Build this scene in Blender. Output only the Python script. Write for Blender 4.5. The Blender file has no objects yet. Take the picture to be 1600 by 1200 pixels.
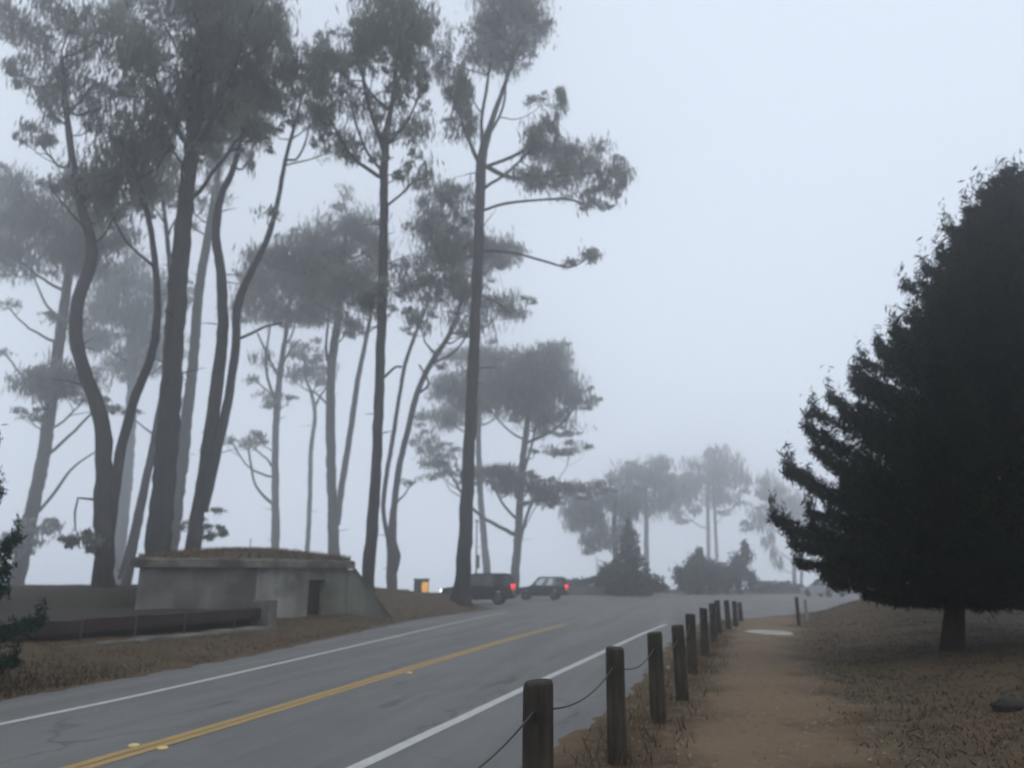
import bpy, bmesh, math, random
import numpy as np
from mathutils import Vector, Matrix
random.seed(7); RNG = np.random.default_rng(7)
S = bpy.context.scene
COL = S.collection
R = math.radians

# ------------------------------------------------------------------ camera
H = 1.6                       # eye height
F = 1170.0                    # focal length in photo pixels (1600 wide)
P = math.atan(305 / F)        # camera pitched up
cd = bpy.data.cameras.new("camera"); cam = bpy.data.objects.new("camera", cd); COL.objects.link(cam)
cam.location = (0, 0, H); cam.rotation_euler = (math.pi / 2 + P, 0, 0)
cd.sensor_width = 36; cd.lens = 36 * F / 1600; cd.clip_start = .05; cd.clip_end = 2000
cd.dof.use_dof = True; cd.dof.focus_distance = 3.2; cd.dof.aperture_fstop = 2.0
S.camera = cam

# ------------------------------------------------------------------ world
W = bpy.data.worlds.new("World"); S.world = W; W.use_nodes = True
nt = W.node_tree; nt.nodes.clear()
out = nt.nodes.new("ShaderNodeOutputWorld"); bg = nt.nodes.new("ShaderNodeBackground")
sky = nt.nodes.new("ShaderNodeTexSky"); sky.sky_type = 'NISHITA'; sky.sun_disc = False
sky.sun_elevation = R(66); sky.sun_rotation = R(140); sky.dust_density = 6; sky.air_density = 1.2
hs = nt.nodes.new("ShaderNodeHueSaturation"); hs.inputs['Saturation'].default_value = .35
mx = nt.nodes.new("ShaderNodeMix"); mx.data_type = 'RGBA'
mx.inputs[0].default_value = .92
mx.inputs[7].default_value = (7.55, 8.4, 9.75, 1)       # overcast stratus
nt.links.new(sky.outputs[0], hs.inputs['Color']); nt.links.new(hs.outputs[0], mx.inputs[6])
nt.links.new(mx.outputs[2], bg.inputs[0]); nt.links.new(bg.outputs[0], out.inputs[0])
bg.inputs[1].default_value = .1
sd = bpy.data.lights.new("sun", 'SUN'); sun = bpy.data.objects.new("sun", sd); COL.objects.link(sun)
sd.energy = .5; sd.angle = R(60); sd.color = (1, .97, .92)
sun.rotation_euler = (R(24), 0, R(40))
S.view_settings.view_transform = 'Standard'; S.view_settings.look = 'None'
S.view_settings.exposure = 0.08; S.view_settings.gamma = 1
S.cycles.use_denoising = True
S.cycles.volume_bounces = 12
S.cycles.max_bounces = 14
S.cycles.transparent_max_bounces = 8

# ------------------------------------------------------------------ helpers
def ray(px, py):
    x = (px - 800) / F; y = (600 - py) / F
    return Vector((x, math.cos(P) - y * math.sin(P), math.sin(P) + y * math.cos(P)))
def at(px, py, Y):
    r = ray(px, py); t = Y / r.y
    return Vector((r.x * t, Y, H + r.z * t))
def pxs(Y, py=600):           # metres per photo pixel at depth Y
    r = ray(800, py); return (Y / r.y) / F
def ss(a, b, x):
    t = np.clip((np.asarray(x, float) - a) / (b - a), 0, 1); return t * t * (3 - 2 * t)

def tag(o, label=None, cat=None, group=None, kind=None):
    if label: o['label'] = label
    if cat: o['category'] = cat
    if group: o['group'] = group
    if kind: o['kind'] = kind
    return o
def empty(name, loc, label, cat, group=None, rz=0):
    o = bpy.data.objects.new(name, None); COL.objects.link(o)
    o.location = loc; o.rotation_euler = (0, 0, rz); o.empty_display_size = .3
    return tag(o, label, cat, group)
def link(name, me, mat, parent=None, world=True):
    o = bpy.data.objects.new(name, me); COL.objects.link(o)
    if mat and not me.materials: me.materials.append(mat)
    if parent:
        o.parent = parent
        if world:             # geometry was given in world space: keep it there
            l = parent.location; q = parent
            M = Matrix.Translation(l)
            o.matrix_parent_inverse = M.inverted() if not parent.parent else Matrix.Identity(4)
            if parent.parent: o.matrix_parent_inverse = Matrix.Identity(4)
    return o
def mesh_np(name, V, Fq, n, smooth=False):
    """V (N,3) verts, Fq (M,n) faces"""
    me = bpy.data.meshes.new(name)
    V = np.ascontiguousarray(V, dtype=np.float32); Fq = np.ascontiguousarray(Fq, dtype=np.int32)
    me.vertices.add(len(V)); me.vertices.foreach_set('co', V.ravel())
    me.loops.add(Fq.size); me.loops.foreach_set('vertex_index', Fq.ravel())
    me.polygons.add(len(Fq)); me.polygons.foreach_set('loop_start', np.arange(0, Fq.size, n, dtype=np.int32))
    me.polygons.foreach_set('loop_total', np.full(len(Fq), n, dtype=np.int32))
    if smooth: me.polygons.foreach_set('use_smooth', np.ones(len(Fq), dtype=bool))
    me.update(calc_edges=True); return me
def bm_me(bm, name, smooth=False):
    me = bpy.data.meshes.new(name); bm.to_mesh(me); bm.free()
    if smooth:
        for p in me.polygons: p.use_smooth = True
    return me
def box(bm, c, s, rz=0, bev=0, M=None):
    r = bmesh.ops.create_cube(bm, size=1)
    T = Matrix.Translation(c) @ Matrix.Rotation(rz, 4, 'Z') @ Matrix.Diagonal((*s, 1))
    if M: T = M @ T
    bmesh.ops.transform(bm, matrix=T, verts=r['verts'])
    if bev:
        es = list({e for v in r['verts'] for e in v.link_edges})
        bmesh.ops.bevel(bm, geom=es, offset=bev, segments=2, affect='EDGES', profile=.6)
def cyl(bm, c, r, h, seg=16, axis='Z', r2=None):
    q = bmesh.ops.create_cone(bm, cap_ends=True, segments=seg, radius1=r, radius2=r if r2 is None else r2, depth=h)
    M = Matrix.Translation(c)
    if axis == 'Y': M = M @ Matrix.Rotation(math.pi / 2, 4, 'X')
    if axis == 'X': M = M @ Matrix.Rotation(math.pi / 2, 4, 'Y')
    bmesh.ops.transform(bm, matrix=M, verts=q['verts'])
def tube(pts, rads, seg=10, rough=.0, cap=True):
    """tapered tube through pts: returns V, F lists"""
    pts = [Vector(p) for p in pts]; V = []; Fs = []
    n = len(pts); up = Vector((.3, 1, .1)).normalized(); ph = random.uniform(0, 6)
    for i, p in enumerate(pts):
        d = (pts[min(i + 1, n - 1)] - pts[max(i - 1, 0)]).normalized()
        a = d.cross(up)
        if a.length < 1e-3: a = d.cross(Vector((1, 0, 0)))
        a.normalize(); b = d.cross(a)
        for k in range(seg):
            t = 2 * math.pi * k / seg
            rr = rads[i] * (1 + rough * (math.sin(3 * t + ph + i * .13) * .6 + math.sin(7 * t + ph * 2 + i * .31) * .3 + random.uniform(-.35, .35)))
            V.append(p + a * math.cos(t) * rr + b * math.sin(t) * rr)
    for i in range(n - 1):
        for k in range(seg):
            k2 = (k + 1) % seg
            Fs.append((i * seg + k, i * seg + k2, (i + 1) * seg + k2, (i + 1) * seg + k))
    return V, Fs
def smooth_path(pts, step):
    """Catmull-Rom through pts [(Vector, r)], resampled"""
    P_ = [pts[0]] + list(pts) + [pts[-1]]; o = []
    for i in range(1, len(P_) - 2):
        p0, p1, p2, p3 = P_[i - 1], P_[i], P_[i + 1], P_[i + 2]
        L = (p2[0] - p1[0]).length; n = max(1, int(L / step))
        for k in range(n):
            t = k / n
            def cr(a, b, c, d): return .5 * ((2 * b) + (c - a) * t + (2 * a - 5 * b + 4 * c - d) * t * t + (3 * b - a - 3 * c + d) * t ** 3)
            o.append((cr(p0[0], p1[0], p2[0], p3[0]), p1[1] + (p2[1] - p1[1]) * t))
    o.append((pts[-1][0], pts[-1][1])); return o
class TM:                     # tube collector
    def __init__(s): s.V = []; s.F = []
    def add(s, pts, rads, seg=10, rough=0):
        v, f = tube(pts, rads, seg, rough); b = len(s.V)
        s.V += [tuple(x) for x in v]; s.F += [tuple(i + b for i in q) for q in f]
    def me(s, name): return mesh_np(name, np.array(s.V), np.array(s.F), 4, True)

# ------------------------------------------------------------------ materials
def mat(name, col, rough=.8, spec=.3, metal=0, n1=None, bump=None, emit=None):
    m = bpy.data.materials.new(name); m.use_nodes = True; t = m.node_tree; b = t.nodes['Principled BSDF']
    b.inputs['Base Color'].default_value = (*col, 1); b.inputs['Roughness'].default_value = rough
    b.inputs['Specular IOR Level'].default_value = spec; b.inputs['Metallic'].default_value = metal
    tc = t.nodes.new('ShaderNodeTexCoord')
    if n1:                    # (scale(xyz), detail, darker colour, lighter colour)
        mp = t.nodes.new('ShaderNodeMapping'); mp.inputs['Scale'].default_value = n1[0]
        n = t.nodes.new('ShaderNodeTexNoise'); n.inputs['Scale'].default_value = 1; n.inputs['Detail'].default_value = n1[1]
        n.inputs['Roughness'].default_value = .65
        r = t.nodes.new('ShaderNodeValToRGB'); r.color_ramp.elements[0].position = .3; r.color_ramp.elements[1].position = .7
        r.color_ramp.elements[0].color = (*n1[2], 1); r.color_ramp.elements[1].color = (*n1[3], 1)
        t.links.new(tc.outputs['Object'], mp.inputs[0]); t.links.new(mp.outputs[0], n.inputs[0])
        t.links.new(n.outputs[0], r.inputs[0]); t.links.new(r.outputs[0], b.inputs['Base Color'])
        if len(n1) > 4:       # second, larger layer of stain
            n2 = t.nodes.new('ShaderNodeTexNoise'); n2.inputs['Scale'].default_value = n1[4]; n2.inputs['Detail'].default_value = 5
            r2 = t.nodes.new('ShaderNodeValToRGB'); r2.color_ramp.elements[0].position = .42; r2.color_ramp.elements[1].position = .62
            mm = t.nodes.new('ShaderNodeMix'); mm.data_type = 'RGBA'; mm.inputs[7].default_value = (*n1[5], 1)
            t.links.new(tc.outputs['Object'], n2.inputs[0]); t.links.new(n2.outputs[0], r2.inputs[0])
            t.links.new(r2.outputs[0], mm.inputs[0]); t.links.new(r.outputs[0], mm.inputs[6]); t.links.new(mm.outputs[2], b.inputs['Base Color'])
    if bump:
        mp = t.nodes.new('ShaderNodeMapping'); mp.inputs['Scale'].default_value = bump[0]
        n = t.nodes.new('ShaderNodeTexNoise'); n.inputs['Scale'].default_value = 1; n.inputs['Detail'].default_value = 6
        bp = t.nodes.new('ShaderNodeBump'); bp.inputs['Strength'].default_value = bump[1]; bp.inputs['Distance'].default_value = bump[2]
        t.links.new(tc.outputs['Object'], mp.inputs[0]); t.links.new(mp.outputs[0], n.inputs[0])
        t.links.new(n.outputs[0], bp.inputs['Height']); t.links.new(bp.outputs[0], b.inputs['Normal'])
    if emit:
        b.inputs['Emission Color'].default_value = (*emit[0], 1); b.inputs['Emission Strength'].default_value = emit[1]
    return m
M = {}
M['bark'] = mat('bark', (.06, .05, .045), .95, .1, n1=((5, 5, 1.0), 6, (.014, .012, .011), (.042, .035, .031)), bump=((7, 7, 1.2), .9, .08))
M['leaf'] = mat('cypress_foliage', (.04, .05, .03), .8, .15, n1=((.5, .5, .5), 3, (.05, .056, .044), (.085, .092, .068)))
def translucent(m, col, f):
    t = m.node_tree; o = t.nodes['Material Output']; b = t.nodes['Principled BSDF']; x = t.nodes.new('ShaderNodeMixShader'); q = t.nodes.new('ShaderNodeBsdfTranslucent')
    q.inputs[0].default_value = (*col, 1); x.inputs[0].default_value = f; t.links.new(b.outputs[0], x.inputs[1]); t.links.new(q.outputs[0], x.inputs[2]); t.links.new(x.outputs[0], o.inputs['Surface'])
translucent(M['leaf'], (.36, .37, .33), .6)
M['leafn'] = mat('conifer_foliage', (.02, .03, .02), .9, .0, n1=((1.3, 1.3, 1.3), 3, (.003, .007, .005), (.012, .022, .011)))
M['pine'] = mat('pine_needles', (.02, .05, .03), .9, .05, n1=((3, 3, 3), 3, (.008, .022, .016), (.02, .055, .032)))
M['bush'] = mat('shrub_foliage', (.03, .05, .03), .8, .15, n1=((.8, .8, .8), 3, (.016, .026, .018), (.035, .05, .032)))
M['wood'] = mat('weathered_wood', (.1, .08, .06), .85, .2, n1=((22, 22, 2.2), 7, (.016, .013, .010), (.07, .058, .043), 3.0, (.022, .02, .015)), bump=((40, 40, 3), .6, .012))
M['cable'] = mat('steel_cable', (.03, .035, .035), .55, .4)
M['conc'] = mat('weathered_concrete', (.22, .21, .19), .9, .15, n1=((2.6, 2.6, .3), 8, (.17, .166, .148), (.34, .33, .298), .7, (.11, .112, .088)), bump=((6, 6, 6), .4, .03))
M['concd'] = mat('darker_concrete', (.16, .16, .15), .9, .15, n1=((2.4, 2.4, .3), 8, (.12, .115, .10), (.20, .192, .17), .9, (.09, .088, .073)), bump=((6, 6, 6), .4, .03))  # darker copy of the concrete; puts shade into the left wall's colour
M['concg'] = mat('mossy_concrete', (.15, .17, .12), .9, .15, n1=((3, 3, .4), 8, (.10, .105, .085), (.185, .188, .155), .8, (.075, .078, .058)), bump=((6, 6, 6), .4, .03))
M['roofc'] = mat('stained_roof_concrete', (.17, .16, .13), .9, .15, n1=((1.5, 1.5, 3), 8, (.08, .075, .058), (.2, .19, .155), 1.1, (.055, .05, .036)), bump=((5, 5, 5), .5, .04))
M['deck'] = mat('stained_dark_deck', (.06, .055, .045), .95, .1, n1=((1.1, 1.1, 1), 8, (.018, .015, .012), (.050, .043, .034), .8, (.028, .025, .017)), bump=((6, 6, 6), .4, .03))
M['dark'] = mat('recess_shade', (.015, .014, .013), .9, .1)  # near-black colour for the shade under the low wall's beam
M['rust'] = mat('rusty_brown_beam', (.06, .03, .022), .85, .2, n1=((3, 3, 3), 6, (.010, .008, .007), (.042, .022, .017)), bump=((8, 8, 8), .5, .02))
M['paint'] = mat('black_car_paint', (.006, .007, .008), .35, .3)
M['silver'] = mat('silver_car_paint', (.42, .42, .44), .35, .5)
M['glass'] = mat('tinted_car_glass', (.015, .02, .022), .08, .6)
M['tyre'] = mat('tyre_rubber', (.012, .012, .012), .9, .2)
M['rim'] = mat('alloy_rim', (.06, .06, .065), .4, .5, .8)
M['trim'] = mat('plastic_trim', (.02, .02, .02), .6, .3)
M['red'] = mat('red_tail_lamp', (.5, .01, .01), .4, .5, emit=((1, .04, .03), 2.6))
M['redoff'] = mat('red_lens_unlit', (.25, .01, .01), .4, .5)
M['head'] = mat('lit_headlamp', (.9, .85, .7), .3, .5, emit=((1, .9, .72), 7.0))
M['lens'] = mat('clear_lens', (.4, .4, .4), .2, .5)
M['plate'] = mat('number_plate_white', (.5, .5, .48), .5, .3)
M['pole'] = mat('grey_metal_pole', (.12, .12, .12), .6, .4, .3)
M['bin'] = mat('bin_brown_wood', (.05, .04, .03), .8, .2, n1=((12, 12, 1.5), 4, (.03, .024, .02), (.07, .055, .042)))
M['binp'] = mat('bin_amber_lit_face', (.42, .27, .10), .55, .3, n1=((6, 6, 2), 4, (.34, .21, .075), (.5, .33, .13)))  # amber colour paints the headlight's glow on one bin face
M['dot'] = mat('ceramic_road_marker', (.55, .42, .16), .5, .4)
M['blade'] = mat('dry_grass_blades', (.12, .085, .05), .9, .1, n1=((1.5, 1.5, 1.5), 3, (.055, .04, .024), (.16, .115, .065)))
M['bladeg'] = mat('green_grass_blades', (.05, .06, .025), .9, .1, n1=((2, 2, 2), 3, (.030, .025, .014), (.075, .058, .034)))
M['rock'] = mat('dark_stone', (.03, .028, .025), .9, .2, bump=((9, 9, 9), .6, .03))

def ground_mat():
    m = bpy.data.materials.new('dry_ground'); m.use_nodes = True; t = m.node_tree; b = t.nodes['Principled BSDF']
    b.inputs['Roughness'].default_value = .95; b.inputs['Specular IOR Level'].default_value = .1
    L = t.links.new; N = t.nodes.new
    tc = N('ShaderNodeTexCoord')
    def noise(sc, det, lo, hi, ro=.6):
        n = N('ShaderNodeTexNoise'); n.inputs['Scale'].default_value = sc; n.inputs['Detail'].default_value = det
        n.inputs['Roughness'].default_value = ro
        r = N('ShaderNodeMapRange'); r.inputs[1].default_value = lo; r.inputs[2].default_value = hi
        L(tc.outputs['Object'], n.inputs[0]); L(n.outputs[0], r.inputs[0]); return r.outputs[0], n
    def mixc(f, a, c):
        x = N('ShaderNodeMix'); x.data_type = 'RGBA'
        for i, v in ((0, f), (6, a), (7, c)):
            if isinstance(v, tuple): x.inputs[i].default_value = (*v, 1)
            else: L(v, x.inputs[i])
        return x.outputs[2]
    big, _ = noise(.45, 6, .38, .62); fine, fn = noise(9, 8, .35, .65, .75); vf, _ = noise(45, 4, .3, .7); tuft, _ = noise(2.2, 6, .5, .62, .7)
    grass = mixc(fine, (.048, .032, .021), (.135, .092, .057)); grass = mixc(big, grass, (.085, .064, .039))
    grass = mixc(tuft, grass, (.045, .036, .022))
    dirt = mixc(vf, (.145, .100, .062), (.195, .140, .090)); dirt2 = mixc(big, dirt, (.145, .103, .066))
    da = N('ShaderNodeAttribute'); da.attribute_name = 'dirt'
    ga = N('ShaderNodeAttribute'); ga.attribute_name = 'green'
    grass = mixc(ga.outputs['Fac'], grass, mixc(fine, (.010, .009, .005), (.040, .032, .017)))  # dark tone paints shade into the right field; also darkens the left bank
    ad = N('ShaderNodeMath'); ad.operation = 'ADD'; ad.use_clamp = True
    sc = N('ShaderNodeMath'); sc.operation = 'MULTIPLY_ADD'; sc.inputs[1].default_value = .5; sc.inputs[2].default_value = -.25
    L(fn.outputs[0], sc.inputs[0]); L(da.outputs['Fac'], ad.inputs[0]); L(sc.outputs[0], ad.inputs[1])
    L(mixc(ad.outputs[0], grass, dirt2), b.inputs['Base Color'])
    bp = N('ShaderNodeBump'); bp.inputs['Strength'].default_value = .6; bp.inputs['Distance'].default_value = .05
    L(fn.outputs[0], bp.inputs['Height']); L(bp.outputs[0], b.inputs['Normal'])
    return m
M['ground'] = ground_mat()
def asphalt_mat():
    m = bpy.data.materials.new('asphalt'); m.use_nodes = True; t = m.node_tree; b = t.nodes['Principled BSDF']
    L = t.links.new; N = t.nodes.new; tc = N('ShaderNodeTexCoord')
    b.inputs['Specular IOR Level'].default_value = .22
    mp = N('ShaderNodeMapping'); mp.inputs['Rotation'].default_value = (0, 0, R(14)); L(tc.outputs['Object'], mp.inputs[0])
    def noise(scx, scy, det, lo, hi):
        q = N('ShaderNodeMapping'); q.inputs['Scale'].default_value = (scx, scy, 1); L(mp.outputs[0], q.inputs[0])
        n = N('ShaderNodeTexNoise'); n.inputs['Scale'].default_value = 1; n.inputs['Detail'].default_value = det; n.inputs['Roughness'].default_value = .65
        r = N('ShaderNodeMapRange'); r.inputs[1].default_value = lo; r.inputs[2].default_value = hi; L(q.outputs[0], n.inputs[0]); L(n.outputs[0], r.inputs[0])
        return r.outputs[0], n
    def mixc(f, a, c):
        x = N('ShaderNodeMix'); x.data_type = 'RGBA'
        for i, v in ((0, f), (6, a), (7, c)):
            if isinstance(v, tuple): x.inputs[i].default_value = (*v, 1)
            else: L(v, x.inputs[i])
        return x.outputs[2]
    g, gn = noise(60, 60, 4, .3, .7); st, _ = noise(1.1, .07, 6, .4, .62); pa, _ = noise(.35, .25, 5, .45, .6); cr, _ = noise(2.6, .35, 8, .60, .68)
    c = mixc(g, (.105, .104, .099), (.160, .157, .149)); h_ = N('ShaderNodeMath'); h_.operation = 'MULTIPLY'; h_.inputs[1].default_value = .45; L(st, h_.inputs[0]); c = mixc(h_.outputs[0], c, (.098, .098, .095)); h2 = N('ShaderNodeMath'); h2.operation = 'MULTIPLY'; h2.inputs[1].default_value = .5; L(pa, h2.inputs[0]); c = mixc(h2.outputs[0], c, (.155, .152, .144))
    k = N('ShaderNodeMath'); k.operation = 'MULTIPLY'; k.inputs[1].default_value = .8; L(cr, k.inputs[0])
    c = mixc(k.outputs[0], c, (.06, .065, .066))
    vo = N('ShaderNodeTexVoronoi'); vo.feature = 'DISTANCE_TO_EDGE'; vo.inputs['Scale'].default_value = 1; q = N('ShaderNodeMapping'); q.inputs['Scale'].default_value = (.55, .22, 1)
    dn = N('ShaderNodeTexNoise'); dn.inputs['Scale'].default_value = 1.6; dn.inputs['Detail'].default_value = 6; va = N('ShaderNodeVectorMath'); va.operation = 'MULTIPLY_ADD'; va.inputs[1].default_value = (.9, .9, 0)
    L(mp.outputs[0], dn.inputs[0]); L(dn.outputs[1], va.inputs[0]); L(mp.outputs[0], va.inputs[2]); L(va.outputs[0], q.inputs[0]); L(q.outputs[0], vo.inputs['Vector'])
    vr = N('ShaderNodeMapRange'); vr.inputs[1].default_value = .004; vr.inputs[2].default_value = .014; vr.inputs[3].default_value = .5; vr.inputs[4].default_value = 0; L(vo.outputs[0], vr.inputs[0])
    vm = N('ShaderNodeMath'); vm.operation = 'MULTIPLY'; L(vr.outputs[0], vm.inputs[0]); L(pa, vm.inputs[1])
    c = mixc(vm.outputs[0], c, (.045, .045, .044))
    L(c, b.inputs['Base Color'])
    r = N('ShaderNodeMapRange'); r.inputs[3].default_value = .62; r.inputs[4].default_value = .8; L(st, r.inputs[0]); L(r.outputs[0], b.inputs['Roughness'])
    bp = N('ShaderNodeBump'); bp.inputs['Strength'].default_value = .35; bp.inputs['Distance'].default_value = .01
    L(gn.outputs[0], bp.inputs['Height']); L(bp.outputs[0], b.inputs['Normal'])
    return m
M['asphalt'] = asphalt_mat()
def worn_paint(name, col, worn):
    return mat(name, col, .7, .3, n1=((5, 5, 5), 8, worn, col, 22.0, tuple(c * .8 for c in col)))
M['white'] = worn_paint('white_road_paint', (.50, .50, .49), (.34, .34, .33))
M['yellow'] = worn_paint('yellow_road_paint', (.40, .26, .085), (.24, .18, .09))

# ------------------------------------------------------------------ ground
LY = [-60, 2, 10.8, 17.1, 24, 31, 38, 44.5, 46.2, 47.5, 62, 68, 72, 78, 88, 400]
LX = [-22, -8.7, -6.85, -5.51, -4.75, -4.07, -2.3, -.5, -1.5, -9, -9, -4, 1, 4, 6, 6]
RY = [-60, -2, 4.9, 8.26, 10.41, 19.46, 23, 29, 32, 36, 40, 50, 60, 70, 400]
RX = [-22, -2.9, -.65, .45, 1.24, 3.78, 4.9, 6.9, 9.2, 12.5, 16, 30, 60, 90, 90]
def xL(y): return np.interp(y, LY, LX)
def xR(y): return np.interp(y, RY, RX)
def hn(x, y):                 # cheap smooth noise
    return (np.sin(x * 1.7 + y * .9 + 1) * np.sin(y * 1.3 - x * .6) + .6 * np.sin(x * 3.9 - y * 2.1 + 2) * np.sin(y * 4.3 + x * 1.1)
            + .4 * np.sin(x * 9.1 + y * 7.3) * np.sin(y * 8.7 - x * 5.9))
def pathL(y): return np.interp(y, [-10, 4.9, 7.19, 14, 20, 28, 34], [-2.6, .5, 1.45, 3.6, 5.6, 8.0, 10.0])
def pathR(y): return np.interp(y, [-10, 7.19, 9.3, 14.2, 21.5, 28, 34], [1.0, 2.9, 3.6, 5.1, 7.6, 10.0, 12.4])
def bluff(x): return np.interp(x, [-400, -8, -4, 0, 4, 10, 60, 400], [47, 48, 66, 76, 84, 104, 120, 120])
def zt(x, y, rough=True):
    x = np.asarray(x, float); y = np.asarray(y, float)
    l, r = xL(y), xR(y)
    n = hn(x, y)
    sdn = np.minimum(np.minimum(x - l, r - x), 88 - y) + .09 * hn(x * 1.9, y * 1.9) + .05 * n   # >0 on the asphalt
    u = np.maximum(l - x, 0)
    z = ss(.5, 4.0, u) * .85 * ss(24, 37, y) * (1 - ss(45, 48, y) * ss(-14, -8, x)) + .40 * ss(4, 9, u) * ss(8, 18, y) * (1 - ss(45, 48, y) * ss(-14, -8, x))
    v = np.maximum(x - pathR(y), 0)
    z = z + .42 * ss(.3, 4.5, v) * ss(-2, 6, y) * (1 - ss(34, 40, y))
    z = z + .62 * np.exp(-(((x - 13.6) / 3.4) ** 2 + ((y - 28.5) / 2.8) ** 2))
    z = z + .25 * ss(0, 8, y - 90)
    off = ss(.25, -.15, sdn) if False else 1 - ss(-.15, .2, sdn)
    base = -.04 + .05 * off
    pth = ss(-.5, .3, x - pathL(y)) * ss(-.5, .3, pathR(y) - x) * (y < 34)
    if rough: z = z + off * n * (.028 * (1 - .8 * pth)) * ss(.0, .8, np.maximum(u, x - r))
    b = y - bluff(x)
    z = z - np.clip(np.where(b > 0, .38 * b * ss(0, 5, b), 0), 0, 17)
    return z + base
def ztf(x, y): return float(zt(x, y, False))
def spaced(segs):
    o = []
    for a, b, s in segs: o += list(np.arange(a, b, s))
    return np.array(o + [segs[-1][1]])
GX = spaced([(-225, -60, 15), (-60, -26, 1.5), (-26, -9, .35), (-9, 11, .12), (11, 20, .3), (20, 60, 1.5), (60, 225, 15)])
GY = spaced([(-40, 2, 2), (2, 16, .13), (16, 34, .25), (34, 52, .35), (52, 130, 1.5), (130, 235, 15)])
X, Y = np.meshgrid(GX, GY); Z = zt(X, Y)
nx, ny = len(GX), len(GY)
idx = np.arange(nx * ny).reshape(ny, nx)
Fq = np.stack([idx[:-1, :-1], idx[:-1, 1:], idx[1:, 1:], idx[1:, :-1]], -1).reshape(-1, 4)
me = mesh_np('ground', np.stack([X, Y, Z], -1).reshape(-1, 3), Fq, 4, True)
wob = .25 * hn(X, Y)
dirt = ss(-.35, .35, X - pathL(Y) + wob) * ss(-.5, .5, pathR(Y) - X + wob * 1.6) * (1 - ss(31, 35, Y))
dirt = np.maximum(dirt, .55 * (1 - ss(.0, .5, np.abs(X - xR(Y)) + wob * .6)) * (Y < 30))
green = np.clip(ss(1.5, 5, X - pathR(Y)) * ss(9, 15, Y + wob * 3) * (1 - .0 * X), 0, 1) * .85  # right field mask: shade near the conifer put into the ground colour
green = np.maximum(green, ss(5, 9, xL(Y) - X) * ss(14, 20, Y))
for nm, arr in (('dirt', dirt), ('green', green)):
    a = me.attributes.new(nm, 'FLOAT', 'POINT'); a.data.foreach_set('value', arr.astype(np.float32).ravel())
tag(link('ground', me, M['ground']), kind='structure')

# road: one asphalt sheet at z = 0, wider than its edge; the ground rises over its rim
ys = np.concatenate([np.arange(-40, 50, 1.0), np.arange(50, 89.6, 1.5)]); V = []; Fs = []
for i, y in enumerate(ys):
    l = float(xL(y)) - .45; r = float(xR(y)) + .45
    for k in range(9): V.append((l + (r - l) * k / 8, y, 0))
    if i:
        for k in range(8): a = (i - 1) * 9 + k; Fs.append((a, a + 1, a + 10, a + 9))
tag(link('road', mesh_np('road', np.array(V), np.array(Fs), 4), M['asphalt']), kind='structure')
def strip(pts, w, z, step=.5):
    pp = smooth_path([(Vector((x, y, z)), 0) for x, y in pts], step); V = []; Fs = []
    for i, (p, _) in enumerate(pp):
        d = (pp[min(i + 1, len(pp) - 1)][0] - pp[max(i - 1, 0)][0]).normalized(); n = Vector((-d.y, d.x, 0)) * w / 2
        j = random.uniform(-.006, .006)
        V += [p + n + Vector((j, 0, 0)), p - n + Vector((j, 0, 0))]
        if i: a = 2 * (i - 1); Fs.append((a, a + 1, a + 3, a + 2))
    return V, Fs
def marking(name, lines, m, z=.004):
    V = []; Fs = []
    for pts, w in lines:
        v, f = strip(pts, w, z); b = len(V); V += v; Fs += [tuple(i + b for i in q) for q in f]
    tag(link(name, mesh_np(name, np.array([tuple(v) for v in V]), np.array(Fs), 4), m), kind='structure')
marking('edge_line_marking', [([(-6.1, -8), (-2.55, 3.5), (-1.37, 7.19), (-.73, 9.19), (.14, 11.97), (1.85, 17.3), (3.8, 23.4), (5.6, 28.6)], .15),
                      ([(-10.4, -8), (-7.1, 3.5), (-5.83, 9.22), (-5.36, 11.22), (-4.72, 14.7), (-3.85, 19.83), (-2.9, 25.5), (-1.9, 31), (-.3, 39)], .13)], M['white'])
cl = [(-7.6, -8), (-4.85, 3.5), (-3.81, 7.19), (-3.11, 9.8), (-1.89, 14.7), (-.85, 18.7), (.18, 22.63), (1.95, 28.6)]
marking('centre_line_marking', [([(x - .078, y) for x, y in cl], .125), ([(x + .078, y) for x, y in cl], .125)], M['yellow'])

# water far below the bluff
tag(link('water', mesh_np('water', np.array([(-235, 40, -15.2), (235, 40, -15.2), (235, 240, -15.2), (-235, 240, -15.2)]), np.array([(0, 1, 2, 3)]), 4),
         mat('sea_water', (.03, .045, .05), .12, .5, bump=((.6, .6, .6), .4, .2))), kind='structure')

# ------------------------------------------------------------------ leaves
def leaf_mesh(name, C, L, Wd, hang, seed=0):
    """C (N,3) centres, L length, Wd width arrays, hang 0..1: how vertical the leaves are; each leaf a bent rhomb"""
    r = np.random.default_rng(seed); n = len(C)
    a = r.normal(size=(n, 3)); a[:, 2] = a[:, 2] * (1 + 0 * a[:, 2]) ; a /= np.linalg.norm(a, axis=1)[:, None]
    up = np.zeros((n, 3)); up[:, 2] = 1; s = np.where(a[:, 2:3] >= 0, 1, -1)
    a = a * (1 - hang) + up * s * hang; a /= np.linalg.norm(a, axis=1)[:, None]
    b = np.cross(a, r.normal(size=(n, 3))); b /= np.linalg.norm(b, axis=1)[:, None] + 1e-9
    a = a * L[:, None] / 2; b = b * Wd[:, None] / 2
    V = np.stack([C - a, C + b, C + a, C - b], 1).reshape(-1, 3)
    return mesh_np(name, V, np.arange(4 * n).reshape(-1, 4), 4)
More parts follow.
